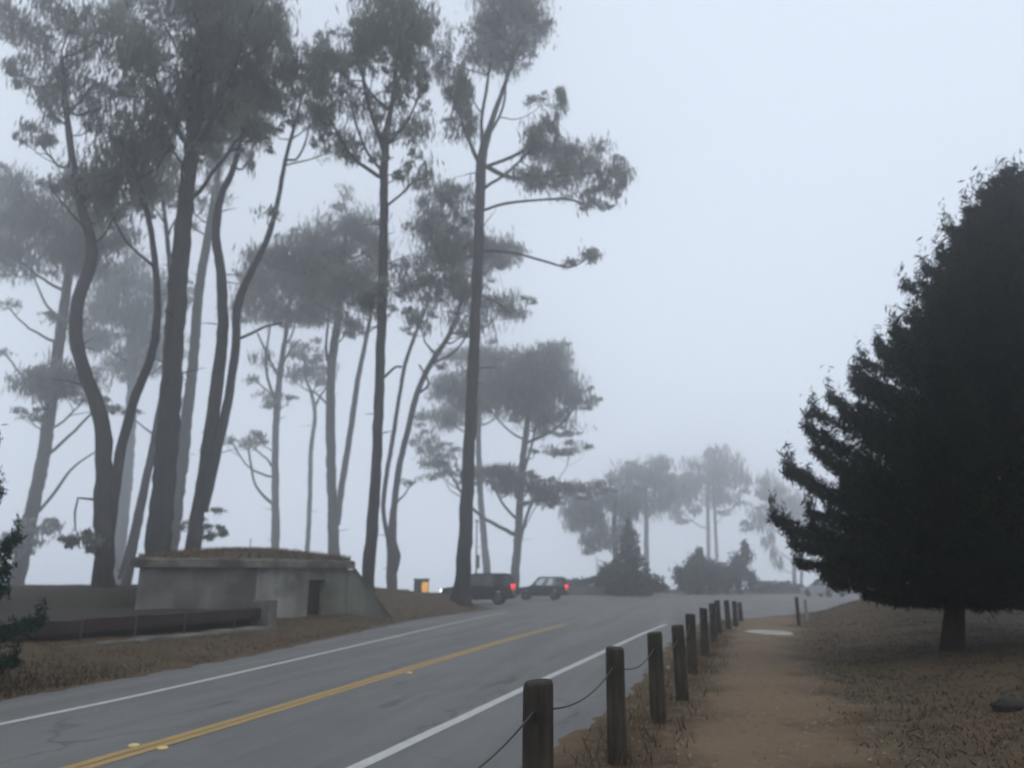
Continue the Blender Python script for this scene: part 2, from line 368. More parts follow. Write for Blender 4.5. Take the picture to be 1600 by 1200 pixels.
def clump_points(c, rx, rz, n, sub, r, ry=None, flat=.5):
    """n leaf centres in an ellipsoid made of sub small tufts"""
    ry = ry or rx
    k = max(3, sub); d = r.normal(size=(k, 3)); d /= np.linalg.norm(d, axis=1)[:, None]
    rad = r.uniform(.15, 1, (k, 1)) ** .55; d = d * rad * np.array([rx, ry, rz]) * .85
    which = r.integers(0, k, n); s = r.uniform(.6, 1.25, k)
    p = d[which] + r.normal(size=(n, 3)) * np.array([rx, ry, rz]) * (.26 * s[which])[:, None]
    return p + np.array(c)

def nearest_on(paths, c):
    """start point of a limb to c: a node of a trunk path clearly below c"""
    best = None
    for pth in paths:
        for p, r in pth:
            dz = c.z - p.z; dxy = math.hypot(c.x - p.x, c.y - p.y)
            if dz < .15 * dxy - .2 and p is not pth[0][0]: cost = dxy + abs(dz) * 1.2 + 8 * max(0, .15 * dxy - dz)
            else: cost = dxy + abs(dz - .7 * dxy) * .8
            if best is None or cost < best[0]: best = (cost, p, r)
    return best[1], best[2]

def tree(name, D, label, trunks, clumps, group='tall cypress and pine trees along the bluff', leaf=.42, dens=1.0, lm='leaf', spread=3.0, extra_twigs=(), cat='tree'):
    """trunks: list of [(px,py,width_px), ...] from the base up; clumps: (px,py,rx,ry[,density[,depth]])"""
    r = np.random.default_rng(abs(hash(label)) % 2 ** 31 if False else sum(map(ord, label)))
    rnd = random.Random(sum(map(ord, label)))
    paths = []
    for ti, tk in enumerate(trunks):
        pts = []; ph = rnd.uniform(0, 6)
        for i, (px, py, w) in enumerate(tk):
            dd = D + (.0 if i == 0 else .5 * math.sin(i * 1.1 + ph)) + ti * .25
            pts.append((at(px, py, dd), w * .76 * pxs(dd, py) / 2))
        if ti == 0:
            p0, r0 = pts[0]; g = ztf(p0.x, p0.y)
            d = (pts[0][0] - pts[1][0]); d = d / abs(d.z)
            d = Vector((max(-.12, min(.12, d.x)), 0, -1))
            if p0.z > g + .3:
                k = p0.z - g + .25; pts.insert(0, (p0 + d * k, r0 * (1.18 + .01 * k)))
                base = pts[0][0]
            else: pts[0] = (Vector((p0.x, p0.y, g - .25)), r0 * 1.1)
            b = pts[0][0]; base = Vector((b.x, b.y, ztf(b.x, b.y)))
        pp = smooth_path(pts, .45)
        pp = [(p + Vector((rnd.uniform(-1, 1), rnd.uniform(-1, 1), 0)) * rr * .10, rr * rnd.uniform(.95, 1.06)) for p, rr in pp]
        if ti == 0: pp[0] = (pp[0][0], pp[0][1] * 1.28); pp[1] = (pp[1][0], pp[1][1] * 1.12)
        paths.append(pp)
    leaf = max(leaf, .0085 * D)
    root = empty(name, base, label, cat, group)
    tm = TM()
    for pp in paths: tm.add([p for p, _ in pp], [q for _, q in pp], 14, .07)
    br = tm; LC = []; LS = []; DP = []; ends = []
    cl2 = list(clumps)
    for c in clumps:          # ragged satellites round each big clump
        if c[2] >= 22:
            for _ in range(4):
                a = rnd.uniform(0, 6.28); k = rnd.uniform(.85, 1.15); f = rnd.uniform(.22, .42)
                cl2.append((c[0] + math.cos(a) * c[2] * k, c[1] + math.sin(a) * c[3] * k, max(10, c[2] * f * 1.15), max(5, c[3] * f * .6), .65 * (c[4] if len(c) > 4 else 1), (c[5] if len(c) > 5 else rnd.uniform(-1, 1) * spread)) + tuple(c[6:]))
    for ci, c in enumerate(cl2):
        px, py, rx, ry = c[:4]; de = c[4] if len(c) > 4 else 1; do = c[5] if len(c) > 5 else rnd.uniform(-1, 1) * spread
        Y_ = D + do; ctr = at(px, py, Y_); s = pxs(Y_, py); RX_, RZ_ = rx * s * 1.07, ry * s * 1.07
        n = int(de * dens * 560 * (rx * ry) / 1600 * (20 / max(6, min(20, leaf / s))) ** 1.0 * .9); n = int(max(120, min(n * 1.25, 7000)))
        sub = max(5, int(math.sqrt(rx * ry) / 3.4))
        pts = clump_points(ctr, RX_, RZ_, n, sub, r, ry=min(RX_, 3.0)); LC.append(pts); LS.append(np.full(n, min(1.0, max(.30, (c[3] - 3) / 17)))); DP.append(n)
        sp, sr = nearest_on(paths + ends, ctr)
        if len(c) > 6: sp, sr = ctr + Vector((-.8, 0, -.12)), .05     # carried by an explicit thin limb
        L = (ctr - sp).length
        mid = sp.lerp(ctr, .5) + Vector((rnd.uniform(-.1, .1), rnd.uniform(-.1, .1), -.10 + rnd.uniform(-.06, .06))) * L
        r0 = min(sr * .55, max(.05, .018 * L + .035 * math.sqrt(RX_))); path = smooth_path([(sp, r0), (mid, r0 * .7), (ctr, r0 * .4)], .5)
        path = [(p + Vector((rnd.uniform(-1, 1), rnd.uniform(-1, 1), rnd.uniform(-1, 1))) * .05, q) for p, q in path]
        br.add([p for p, _ in path], [q for _, q in path], 6, .05)
        if L < 9: ends.append(path[len(path) // 2:])
        for _ in range(max(4, int(sub * .9))):      # twigs out to the tufts
            q = Vector(pts[rnd.randrange(n)]); m2 = ctr.lerp(q, .5) + Vector((0, 0, -.08 * (q - ctr).length))
            st = path[rnd.randrange(len(path) * 2 // 3, len(path))][0]
            br.add([st, st.lerp(q, .5) + Vector((rnd.uniform(-.1, .1), 0, -.1)) * (q - st).length, q], [r0 * .35, r0 * .22, .012], 4)
    for tw in extra_twigs:    # explicit thin limbs [(px,py,w)...]
        pp = smooth_path([(at(a, b, D + i * .1), w * pxs(D, b) / 2) for i, (a, b, w) in enumerate(tw)], .4)
        br.add([p for p, _ in pp], [q for _, q in pp], 6, .05)
    for _ in range(10):       # dead snags on the trunk
        pp = paths[0]; k = rnd.randrange(len(pp) // 5, len(pp)); p, q = pp[k]; a = rnd.uniform(0, 6.28); l = rnd.uniform(.5, 1.8)
        e = p + Vector((math.cos(a) * l, math.sin(a) * l, rnd.uniform(-.2, .5) * l)); br.add([p, p.lerp(e, .5) + Vector((0, 0, .06)), e], [.05, .03, .012], 5)
    link('trunk', br.me('trunk'), M['bark'], root)
    C = np.concatenate(LC); n = len(C)
    Ln = leaf * r.uniform(.8, 2.6, n) * np.concatenate(LS); Wn = leaf * r.uniform(.12, .26, n)
    link('crown', leaf_mesh('crown', C, Ln, Wn, .68, seed=n), M[lm], root)
    return root

T = tree
T('cypress_tree', 36, 'dark trunk left of the bunker, forking low into a bent and a curving stem',
  [[(160, 918, 40), (162, 860, 36), (160, 800, 34), (163, 720, 32), (157, 650, 30), (135, 590, 27), (119, 530, 25), (122, 470, 24), (142, 415, 23), (143, 380, 21), (127, 320, 17), (112, 240, 14), (102, 160, 11), (96, 90, 8)],
   [(168, 850, 22), (178, 780, 20), (188, 710, 19), (208, 630, 18), (235, 560, 17), (246, 500, 15), (244, 430, 13), (234, 350, 11), (216, 280, 8), (205, 220, 6)]],
  [(190, 270, 62, 50), (140, 300, 60, 42), (225, 210, 42, 40, .8), (90, 110, 55, 45, .6), (30, 30, 45, 32, .9), (165, 60, 60, 40, .6), (150, 170, 48, 30, .6), (55, 212, 26, 16, .9),
   (205, 150, 40, 40, .6), (35, 110, 22, 22, .4), (120, 20, 60, 30, .6), (220, 90, 32, 45, .6), (75, 165, 30, 24, .5), (130, 845, 28, 13, .9, -2), (165, 832, 20, 9, .8, 2)],
  extra_twigs=[[(160, 800, 6), (145, 780, 4), (122, 778, 3), (117, 800, 3), (118, 830, 2)]])
T('cypress_tree', 60, 'pale leaning trunk at the far left with a low tuft on each side',
  [[(28, 905, 30), (42, 830, 27), (60, 750, 25), (72, 690, 24), (84, 600, 22), (95, 520, 20), (106, 440, 17), (116, 380, 13), (122, 320, 9)]],
  [(60, 350, 68, 52, 1.3), (110, 390, 66, 40, 1.3), (25, 400, 42, 34, 1.2), (150, 360, 50, 34, 1.1), (40, 300, 40, 24), (60, 600, 44, 22), (105, 590, 55, 20), (45, 650, 22, 10, .8), (135, 620, 30, 12, .8),
   (30, 850, 30, 15, 1.2), (60, 825, 30, 14, 1.1), (12, 480, 20, 9), (6, 550, 14, 6), (5, 290, 22, 28), (95, 500, 24, 12, .8), (140, 880, 1, 1, .1)][:-1],
  extra_twigs=[[(60, 800, 5), (85, 770, 5), (110, 735, 4), (135, 715, 3), (160, 700, 2)], [(100, 500, 5), (75, 480, 4), (60, 450, 3), (50, 425, 2)]])
T('cypress_tree', 95, 'faint pale trunk in fog between the forked trunk and the thickest trunk',
  [[(188, 850, 24), (200, 720, 22), (206, 620, 19), (208, 540, 15), (205, 480, 10)]],
  [(190, 480, 60, 44, 1.2), (235, 530, 42, 40, 1.1), (155, 530, 38, 30, 1.1), (200, 570, 50, 22), (270, 460, 30, 24), (170, 440, 40, 24), (220, 430, 40, 26)], leaf=.55)
T('cypress_tree', 52, 'two slim leaning grey stems close together just left of the thickest trunk',
  [[(205, 868, 17), (225, 770, 15), (242, 680, 14), (258, 590, 12), (268, 480, 11), (262, 380, 9), (250, 280, 7)], [(186, 905, 8), (202, 850, 8), (215, 790, 7), (228, 730, 5)]],
  [(250, 240, 34, 40, .8), (230, 310, 30, 30, .7), (275, 290, 24, 36, .7), (195, 640, 24, 8, .4), (175, 880, 14, 10, .6, 1)])
T('pine_tree', 38, 'thickest dark trunk rising straight behind the left end of the bunker roof',
  [[(248, 862, 52), (256, 760, 46), (264, 660, 43), (270, 560, 39), (277, 460, 36), (285, 370, 33), (294, 290, 30), (302, 210, 29), (309, 130, 28), (315, 50, 26), (320, -40, 22), (324, -140, 15)],
   [(300, 235, 14), (330, 190, 12), (355, 140, 10), (375, 80, 8), (395, 10, 6)], [(292, 225, 12), (262, 180, 9), (242, 120, 7), (225, 60, 5)]],
  [(300, 0, 70, 50, 1.1), (375, 20, 60, 58, 1.3), (362, 110, 68, 50, 1.4), (405, 150, 38, 42, 1.2), (285, 130, 46, 46, .9), (335, 175, 54, 34, 1.2), (248, 190, 28, 46, 1), (385, 200, 34, 26, 1.1),
   (235, 60, 40, 42, .8), (420, 60, 24, 56, 1.2), (330, -60, 110, 40, 1.1), (330, 60, 50, 50, 1.2), (415, 210, 22, 22, .6), (322, 232, 26, 22, .9), (205, 20, 36, 30, .8), (265, -20, 50, 40, .8)])
T('cypress_tree', 64, 'slender light grey trunk just right of the thickest trunk',
  [[(268, 862, 26), (280, 760, 24), (292, 650, 22), (302, 560, 20), (312, 450, 18), (328, 350, 15), (342, 260, 11), (350, 180, 8)]],
  [(350, 180, 40, 34, .9), (320, 250, 32, 30, .7), (300, 330, 22, 26, .35), (360, 240, 26, 24, .6), (340, 300, 20, 26, .3)], leaf=.5)
T('pine_tree', 41, 'dark double trunk splitting near the ground behind the bunker roof',
  [[(300, 862, 30), (314, 770, 27), (326, 690, 26), (338, 610, 25), (348, 520, 23), (346, 430, 20), (338, 370, 17), (344, 310, 14), (362, 270, 12), (376, 220, 9), (388, 150, 7)],
   [(318, 800, 19), (340, 700, 19), (357, 620, 18), (368, 540, 17), (371, 480, 16), (390, 430, 14), (415, 380, 12), (433, 320, 10), (446, 250, 8), (462, 190, 6), (474, 140, 4)]],
  [(470, 120, 34, 32, .9), (490, 190, 26, 30, .7), (445, 95, 28, 34, .8), (505, 85, 28, 34, .9), (445, 165, 26, 26, .5), (510, 240, 14, 10, .4), (398, 190, 26, 22, .6), (420, 330, 20, 12, .2), (385, 255, 12, 20, .3),
   (300, 820, 22, 8, .8, 3), (330, 832, 22, 8, .8, 3), (345, 797, 16, 5, .6, 3)],
  extra_twigs=[[(372, 530, 5), (395, 520, 5), (415, 510, 4), (440, 505, 3)], [(445, 250, 4), (462, 250, 4), (478, 220, 3), (486, 170, 2)]])
T('pine_tree', 78, 'thin grey trunk behind the bunker, curved lower limb ending in a tuft',
  [[(430, 862, 17), (430, 780, 15), (430, 700, 14), (434, 620, 13), (441, 560, 11), (450, 500, 8), (455, 450, 6)]],
  [(440, 440, 56, 36, 1.3), (500, 450, 46, 42, 1.3), (405, 480, 42, 24, 1.1), (465, 490, 60, 20, 1.2), (400, 440, 36, 24, 1.1), (385, 690, 28, 11, 1), (410, 560, 18, 20, .35), (430, 620, 22, 14, .4), (395, 590, 16, 10, .4)], leaf=.5,
  extra_twigs=[[(430, 790, 6), (412, 775, 5), (398, 755, 4), (392, 725, 4), (388, 700, 3)], [(432, 630, 5), (418, 590, 5), (416, 555, 4), (422, 510, 3)], [(436, 590, 5), (420, 560, 4), (402, 520, 3)], [(441, 570, 4), (455, 545, 3), (470, 530, 2)]])
T('cypress_tree', 88, 'thinnest crooked grey trunk rising above the bunker roof, with a small light crown',
  [[(480, 862, 10), (484, 780, 9), (486, 700, 9), (492, 655, 8), (488, 620, 7), (478, 590, 5), (478, 560, 4)]],
  [(468, 575, 30, 18, .9), (500, 588, 26, 11, .8), (482, 548, 26, 14, .7), (515, 570, 18, 12, .7), (455, 592, 18, 6, .6)], leaf=.5,
  extra_twigs=[[(490, 640, 5), (500, 620, 4), (510, 605, 3)]])
T('cypress_tree', 68, 'grey trunk with a thinner stem leaning right off its foot, behind the bunker doorway',
  [[(522, 865, 24), (519, 790, 20), (517, 700, 19), (517, 600, 18), (522, 540, 17), (530, 480, 15), (535, 420, 11), (540, 370, 7)],
   [(526, 820, 14), (537, 740, 13), (548, 670, 12), (558, 600, 11), (568, 550, 9), (578, 500, 7), (586, 450, 5)]],
  [(540, 355, 46, 32, 1.3), (578, 390, 32, 42, 1.3), (500, 385, 50, 36, 1.4), (555, 440, 46, 34, 1.3), (448, 400, 54, 28, 1.2), (405, 405, 30, 20, .8), (515, 440, 50, 34, 1.3), (590, 470, 30, 26, 1), (540, 300, 18, 12, .5), (545, 500, 32, 20, .7)], leaf=.48,
  extra_twigs=[[(520, 590, 6), (510, 550, 5), (512, 510, 4), (515, 480, 3)], [(519, 640, 4), (500, 620, 3), (488, 610, 2)]])
T('pine_tree', 39, 'slim dark straight trunk beside the sloping wing wall of the bunker',
  [[(574, 912, 27), (581, 830, 24), (587, 740, 21), (591, 650, 20), (595, 550, 19), (598, 450, 19), (600, 350, 18), (600, 270, 17), (603, 215, 15), (612, 160, 10), (620, 100, 8), (628, 40, 6)],
   [(601, 240, 10), (585, 190, 9), (572, 150, 8), (565, 100, 6)], [(600, 270, 7), (575, 240, 6), (555, 190, 5), (545, 150, 4)]],
  [(648, 28, 30, 42, 1.3), (600, 45, 54, 46, 1.4), (562, 75, 36, 40, 1.3), (532, 110, 28, 32, 1.1), (498, 120, 26, 28, .9), (632, 90, 34, 32, 1.2), (508, 170, 42, 30, .6), (560, 165, 36, 26, .5), (662, 130, 18, 26, .9),
   (565, 225, 34, 30, .35), (640, 200, 34, 44, .45), (528, 235, 30, 28, .4), (625, 140, 24, 26, .7), (655, 270, 30, 24, .35), (568, 468, 20, 20, 1.1, -.5), (598, 450, 13, 18, 1, -.8), (610, -30, 60, 30, 1)],
  extra_twigs=[[(600, 590, 5), (618, 573, 4), (628, 573, 4)]])
T('cypress_tree', 58, 'grey trunk left of the bin, with a swollen burl and two leaning stems',
  [[(612, 920, 22), (612, 890, 23), (614, 868, 30), (611, 845, 21), (616, 790, 13), (624, 730, 13), (638, 670, 12), (652, 615, 12), (672, 570, 11), (698, 530, 10), (715, 490, 8), (724, 450, 6)],
   [(608, 850, 9), (599, 800, 9), (603, 750, 9), (613, 690, 9), (624, 620, 8), (634, 565, 8), (650, 520, 7), (666, 480, 5)]],
  [(672, 365, 42, 34, 1.2), (722, 400, 62, 40, 1.3), (780, 392, 42, 24, 1), (700, 448, 56, 30, 1.2), (642, 435, 28, 28, 1), (790, 475, 36, 20, .9), (740, 500, 44, 22, .5), (655, 498, 30, 20, .6), (690, 570, 20, 8, .3), (648, 752, 20, 8, .6, 3), (800, 395, 30, 10, .5), (680, 305, 32, 24, .9, -4), (712, 322, 24, 24, .8, -4), (660, 285, 18, 18, .6, -4), (700, 348, 26, 12, .6, -4), (735, 345, 18, 8, .4, -4)],
  extra_twigs=[[(652, 615, 5), (670, 600, 4), (655, 570, 3)], [(724, 450, 4), (770, 470, 3), (800, 490, 2)]], leaf=.48)
T('pine_tree', 43, 'tall dark trunk in front of the parked black vehicle, long flat bough to its right',
  [[(722, 925, 34), (726, 860, 30), (730, 780, 27), (734, 690, 25), (738, 600, 24), (742, 500, 22), (747, 400, 21), (750, 320, 20), (752, 260, 22), (758, 225, 18), (770, 185, 11), (786, 140, 9), (800, 95, 8), (812, 40, 6)],
   [(755, 245, 9), (752, 190, 7), (760, 140, 6), (768, 80, 4)], [(750, 260, 9), (735, 225, 8), (722, 190, 6)], [(762, 215, 6), (785, 170, 5), (790, 120, 4), (782, 70, 3)]],
  [(780, 15, 54, 46, 1.3), (832, 12, 32, 52, 1.4), (758, 62, 42, 38, 1.3), (800, 80, 38, 30, 1.2), (716, 150, 22, 44, 1.3), (732, 190, 18, 32, 1.2), (690, 85, 18, 46, .8), (838, 222, 34, 26, 1.3), (880, 150, 12, 24, 1.1), (850, 160, 22, 9, .8), (862, 190, 14, 22, 1),
   (865, 265, 50, 22, 1.2), (915, 255, 46, 26, 1.3), (962, 278, 28, 26, 1.2), (825, 275, 36, 16, .8), (925, 310, 24, 16, .7), (916, 404, 26, 11, 1.2, .3, 1), (886, 410, 12, 8, .5, .2, 1), (800, -40, 70, 30, 1), (735, 300, 18, 20, .4), (885, 295, 50, 8, .5), (700, 200, 20, 16, .5)],
  extra_twigs=[[(752, 330, 5), (790, 318, 5), (850, 312, 4), (890, 312, 4), (930, 325, 2)], [(746, 392, 5), (800, 395, 4), (850, 408, 4), (890, 418, 3), (915, 405, 3)], [(760, 260, 8), (800, 278, 7), (860, 275, 6), (930, 270, 3)], [(760, 260, 6), (800, 245, 6), (835, 225, 4)]])
T('cypress_tree', 95, 'pale trunk just behind the roof of the nearer black vehicle, right of the slim pole',
  [[(762, 905, 16), (757, 850, 14), (751, 780, 12), (748, 700, 11), (748, 620, 10), (752, 560, 7)]],
  [(765, 560, 50, 26, 1.1), (720, 605, 44, 30, 1.1), (700, 650, 44, 22, .8), (750, 620, 44, 32, 1), (690, 715, 40, 14, .6), (780, 600, 40, 34, 1), (670, 690, 24, 18, .4), (710, 560, 30, 12, .5)], leaf=.65)
T('cypress_tree', 80, 'broad foggy tree, wide round crown over a dark flat layer, behind the vehicles',
  [[(803, 915, 20), (808, 860, 17), (812, 800, 15), (815, 740, 14), (821, 680, 12), (830, 620, 9), (840, 570, 6)], [(812, 850, 6), (825, 800, 6), (840, 775, 5), (860, 762, 4)], [(818, 740, 6), (832, 690, 5), (842, 640, 4)]],
  [(825, 560, 56, 30, 1.3), (862, 600, 54, 42, 1.4), (805, 620, 52, 36, 1.3), (905, 622, 28, 18, 1), (838, 655, 48, 24, 1), (880, 665, 38, 14, .5), (895, 700, 28, 9, .4), (860, 700, 24, 9, .4),
   (700, 735, 34, 12, .9, -5), (760, 742, 38, 16, 1.4, -5), (802, 752, 36, 16, 1.5, -5), (850, 765, 38, 16, 1.6, -5), (900, 765, 44, 12, 1.5, -5), (938, 762, 16, 10, 1.3, -5), (862, 550, 30, 16, 1), (790, 580, 36, 24, 1), (845, 785, 24, 8, 1, -5)], leaf=.65, spread=3.5)
T('cypress_tree', 112, 'foggy tree with a drooping crown left of the narrow dark conifer',
  [[(964, 912, 14), (962, 870, 13), (960, 820, 11), (962, 780, 7)]],
  [(900, 795, 26, 24, 1.1), (930, 800, 32, 30, 1.1), (970, 785, 36, 30, 1), (958, 832, 30, 20, .9), (922, 842, 28, 16, 1), (900, 822, 18, 18, 1), (918, 858, 12, 12, .7)], leaf=.8)
T('cypress_tree', 142, 'very faint rounded crown on a single straight trunk above the narrow dark conifer',
  [[(1011, 905, 11), (1010, 850, 10), (1010, 790, 9), (1008, 745, 6)]],
  [(980, 750, 32, 22, 1), (1020, 738, 34, 22, 1), (1000, 780, 46, 22, 1), (1042, 768, 28, 24, 1), (1000, 730, 34, 12, .8)], leaf=.95)
T('cypress_tree', 165, 'faintest crown in the fog carried by twin thin straight trunks behind the shrubs',
  [[(1107, 908, 8), (1107, 850, 8), (1106, 790, 7), (1106, 740, 5)], [(1121, 908, 8), (1119, 850, 7), (1116, 780, 6), (1114, 740, 4)]],
  [(1110, 728, 38, 20, 1), (1080, 765, 28, 24, 1), (1140, 745, 28, 26, 1), (1065, 798, 24, 15, .8), (1120, 785, 34, 16, .9), (1130, 710, 24, 12, .6)], leaf=1.0)
T('cypress_tree', 150, 'ragged faint tree emerging from behind the left edge of the big dark conifer',
  [[(1241, 912, 9), (1240, 870, 8), (1232, 820, 7), (1220, 780, 5)], [(1252, 912, 7), (1254, 870, 6), (1258, 820, 5)]],
  [(1212, 770, 26, 26, .8), (1190, 812, 30, 16, .7), (1226, 800, 20, 28, .8), (1205, 850, 13, 20, .7), (1215, 880, 8, 12, .6), (1250, 790, 20, 30, .8)], leaf=.95)

# ------------------------------------------------------------------ conifers built bough by bough
def conifer(name, base, label, hgt, axis_dx, prof, z0, nb, per, leafL, mname, group=None, trunk_r=.2, droop=.1, tipup=.25, seed=1, lw=.35, cat='conifer', fill=0, bw=.26):
    """prof(t) -> radius for t in 0..1 from lowest bough to the top"""
    r = np.random.default_rng(seed); rnd = random.Random(seed); base = Vector(base)
    root = empty(name, base, label, cat, group)
    tm = TM(); n = 14; ax = lambda t: base + Vector((axis_dx * t, 0, hgt * t))
    tm.add([base - Vector((0, 0, .2))] + [ax(i / n) for i in range(1, n + 1)], [trunk_r * 1.25] + [trunk_r * (1 - .93 * i / n) for i in range(1, n + 1)], 12, .08)
    br = tm; LC = []
    for i in range(nb):
        t = ((i + .5) / nb) ** .9; zt_ = z0 + (1 - z0) * t; a = i * 2.39996 + rnd.uniform(-.3, .3); lf = float(ss(.02, .30, t))
        Rr = prof(t) * (rnd.uniform(1.04, 1.13) if rnd.random() < .2 else rnd.uniform(.66, .97)); s = ax(zt_) - Vector((0, 0, Rr * (tipup - droop) * lf))
        d = Vector((math.cos(a), math.sin(a), 0)); e = s + d * Rr + Vector((0, 0, Rr * (tipup - droop) * lf))
        m1 = s + d * Rr * .5 + Vector((0, 0, -droop * Rr * lf))
        pth = smooth_path([(s, .05), (m1, .035), (e, .012)], max(.15, Rr / 8))
        br.add([p for p, _ in pth], [q * trunk_r * 4 for _, q in pth], 5)
        k = max(12, int(per * (Rr / max(prof(.1), .01)) ** 1.2)); u = r.uniform(.12, 1, k) ** .7
        ii = np.minimum((u * (len(pth) - 1)).astype(int), len(pth) - 2); fr = u * (len(pth) - 1) - ii
        A = np.array([tuple(p) for p, _ in pth]); c = A[ii] * (1 - fr)[:, None] + A[ii + 1] * fr[:, None]
        wd = Rr * bw * (1.08 - u)[:, None] + leafL * .42
        off = r.normal(size=(k, 3)) * wd * np.array([.62, .62, .38]); LC.append(c + off)
        # upturned tip tuft
        q = max(6, k // 12); LC.append(np.array(tuple(e)) + np.abs(r.normal(size=(q, 3))) * np.array([0, 0, leafL * 1.3]) + r.normal(size=(q, 3)) * leafL * .35)
    if fill:
        t = r.uniform(0, .9, fill); rr = np.array([prof(x) for x in t]) * np.sqrt(r.uniform(0, .55, fill)); a = r.uniform(0, 6.28, fill); zz = z0 + (1 - z0) * t
        LC.append(np.stack([base.x + axis_dx * zz + rr * np.cos(a), base.y + rr * np.sin(a), base.z + hgt * zz], 1))
    link('trunk', br.me('trunk'), M['bark'], root)
    C = np.concatenate(LC); k = len(C); L = leafL * r.uniform(.6, 1.4, k)
    link('crown', leaf_mesh('crown', C, L, L * lw * r.uniform(.6, 1.3, k), .15, seed), M[mname], root)
    return root
# big near conifer on the right
Yc = 15.0; zc = ztf(at(1482, 1000, Yc).x, Yc); bx = at(1482, 1000, Yc).x
s15 = pxs(Yc, 700)
top = at(1575, 262, Yc); hC = top.z - zc; axd = top.x - bx
OUT = [(948, 1365), (925, 1300), (898, 1236), (870, 1232), (820, 1232), (780, 1222), (740, 1226), (690, 1232), (650, 1252), (610, 1285), (570, 1312), (520, 1352), (485, 1376), (440, 1418), (385, 1448), (330, 1500), (290, 1532), (262, 1572)]
pt, pr = [], []
for py, lx in OUT:
    q = at(lx, py, Yc); t = (q.z - zc) / hC; pt.append(t); pr.append(max(.08, (bx + axd * t - q.x) * .90))
zlow = max(.02, pt[0])
conifer('big_conifer', (bx, Yc, zc), 'huge near black conifer filling the right edge beside the dirt path', hC, axd,
        lambda t: float(np.interp(zlow + (1 - zlow) * t, pt, pr)), zlow, 330, 1300, .17, 'leafn', trunk_r=.18, droop=.12, tipup=.30, seed=11, lw=.17, fill=60000, bw=.13)
# young pine whose boughs reach into the left edge
yx = at(-132, 900, 12).x
conifer('young_pine', (yx, 12, ztf(yx, 12)), 'young dark green pine reaching in from the left edge beside the road', 5.1, 0,
        lambda t: 1.75 * (1 - t) ** .7 + .1, .06, 80, 1300, .12, 'pine', trunk_r=.07, droop=.10, tipup=.5, seed=5, lw=.2, cat='pine')
# bushes and small conifers at the far side of the junction
def shrub(name, label, D, px, base_py, blobs, group, leaf=.35, cat='shrub', mname='bush'):
    r = np.random.default_rng(sum(map(ord, label))); b = at(px, base_py, D); z = ztf(b.x, D)
    root = empty(name, (b.x, D, z), label, cat, group); LC = []; br = TM()
    for (cx, cy, rx, ry) in blobs:
        c = at(cx, cy, D + r.uniform(-1, 1)); s = pxs(D, cy); n = int(rx * ry * 3.2) + 150
        LC.append(clump_points(c, rx * s, ry * s, n, max(6, int(math.sqrt(rx * ry) / 2)), r, ry=rx * s * .8))
        br.add([Vector((b.x, D, z - .1)), Vector((b.x, D, z)).lerp(c, .5) + Vector((r.uniform(-.2, .2), 0, 0)), c], [.09, .06, .02], 6)
    link('stems', br.me('stems'), M['bark'], root)
    C = np.concatenate(LC); C[:, 2] = np.maximum(C[:, 2], z + .02); k = len(C); L = leaf * r.uniform(.6, 1.4, k)
    link('foliage', leaf_mesh('foliage', C, L, L * .5, .2, k), M[mname], root)
    return root
G = 'shrubs beyond the road junction'
shrub('shrub', 'dense rounded shrub with a pointed top, left of the twin thin trunks', 84, 1088, 925, [(1070, 905, 20, 20), (1095, 895, 26, 28), (1085, 880, 14, 18), (1115, 900, 18, 24), (1094, 868, 6, 14)], G)
shrub('shrub', 'shrub with the tallest pointed top, right of the twin thin trunks', 86, 1158, 925, [(1140, 900, 20, 24), (1160, 890, 18, 32), (1175, 905, 14, 18), (1161, 858, 8, 18), (1130, 908, 16, 16)], G)
shrub('low_hedge', 'low flat hedge along the far road edge right of the tallest shrub', 92, 1210, 922, [(1190, 914, 18, 8), (1212, 914, 22, 8), (1236, 915, 18, 7)], G, cat='hedge')
shrub('low_hedge', 'low dark hedge behind the second black vehicle', 84, 912, 925, [(895, 915, 22, 8), (920, 913, 24, 8), (945, 912, 20, 9)], G, cat='hedge')
shrub('shrub', 'spreading shrub at the foot of the narrow dark conifer', 76, 970, 928, [(955, 900, 18, 20), (1010, 912, 26, 14), (935, 908, 14, 10), (1030, 920, 16, 7)], G)
bb = at(986, 925, 75)
conifer('small_conifer', (bb.x, 75, 0.0), 'narrow dark conifer standing at the far road edge', 7.0, 0, lambda t: 2.3 * (1 - t) ** 1.0 + .1, .03, 90, 170, .4, 'bush', trunk_r=.12, seed=9, lw=.4, cat='conifer', group=G)

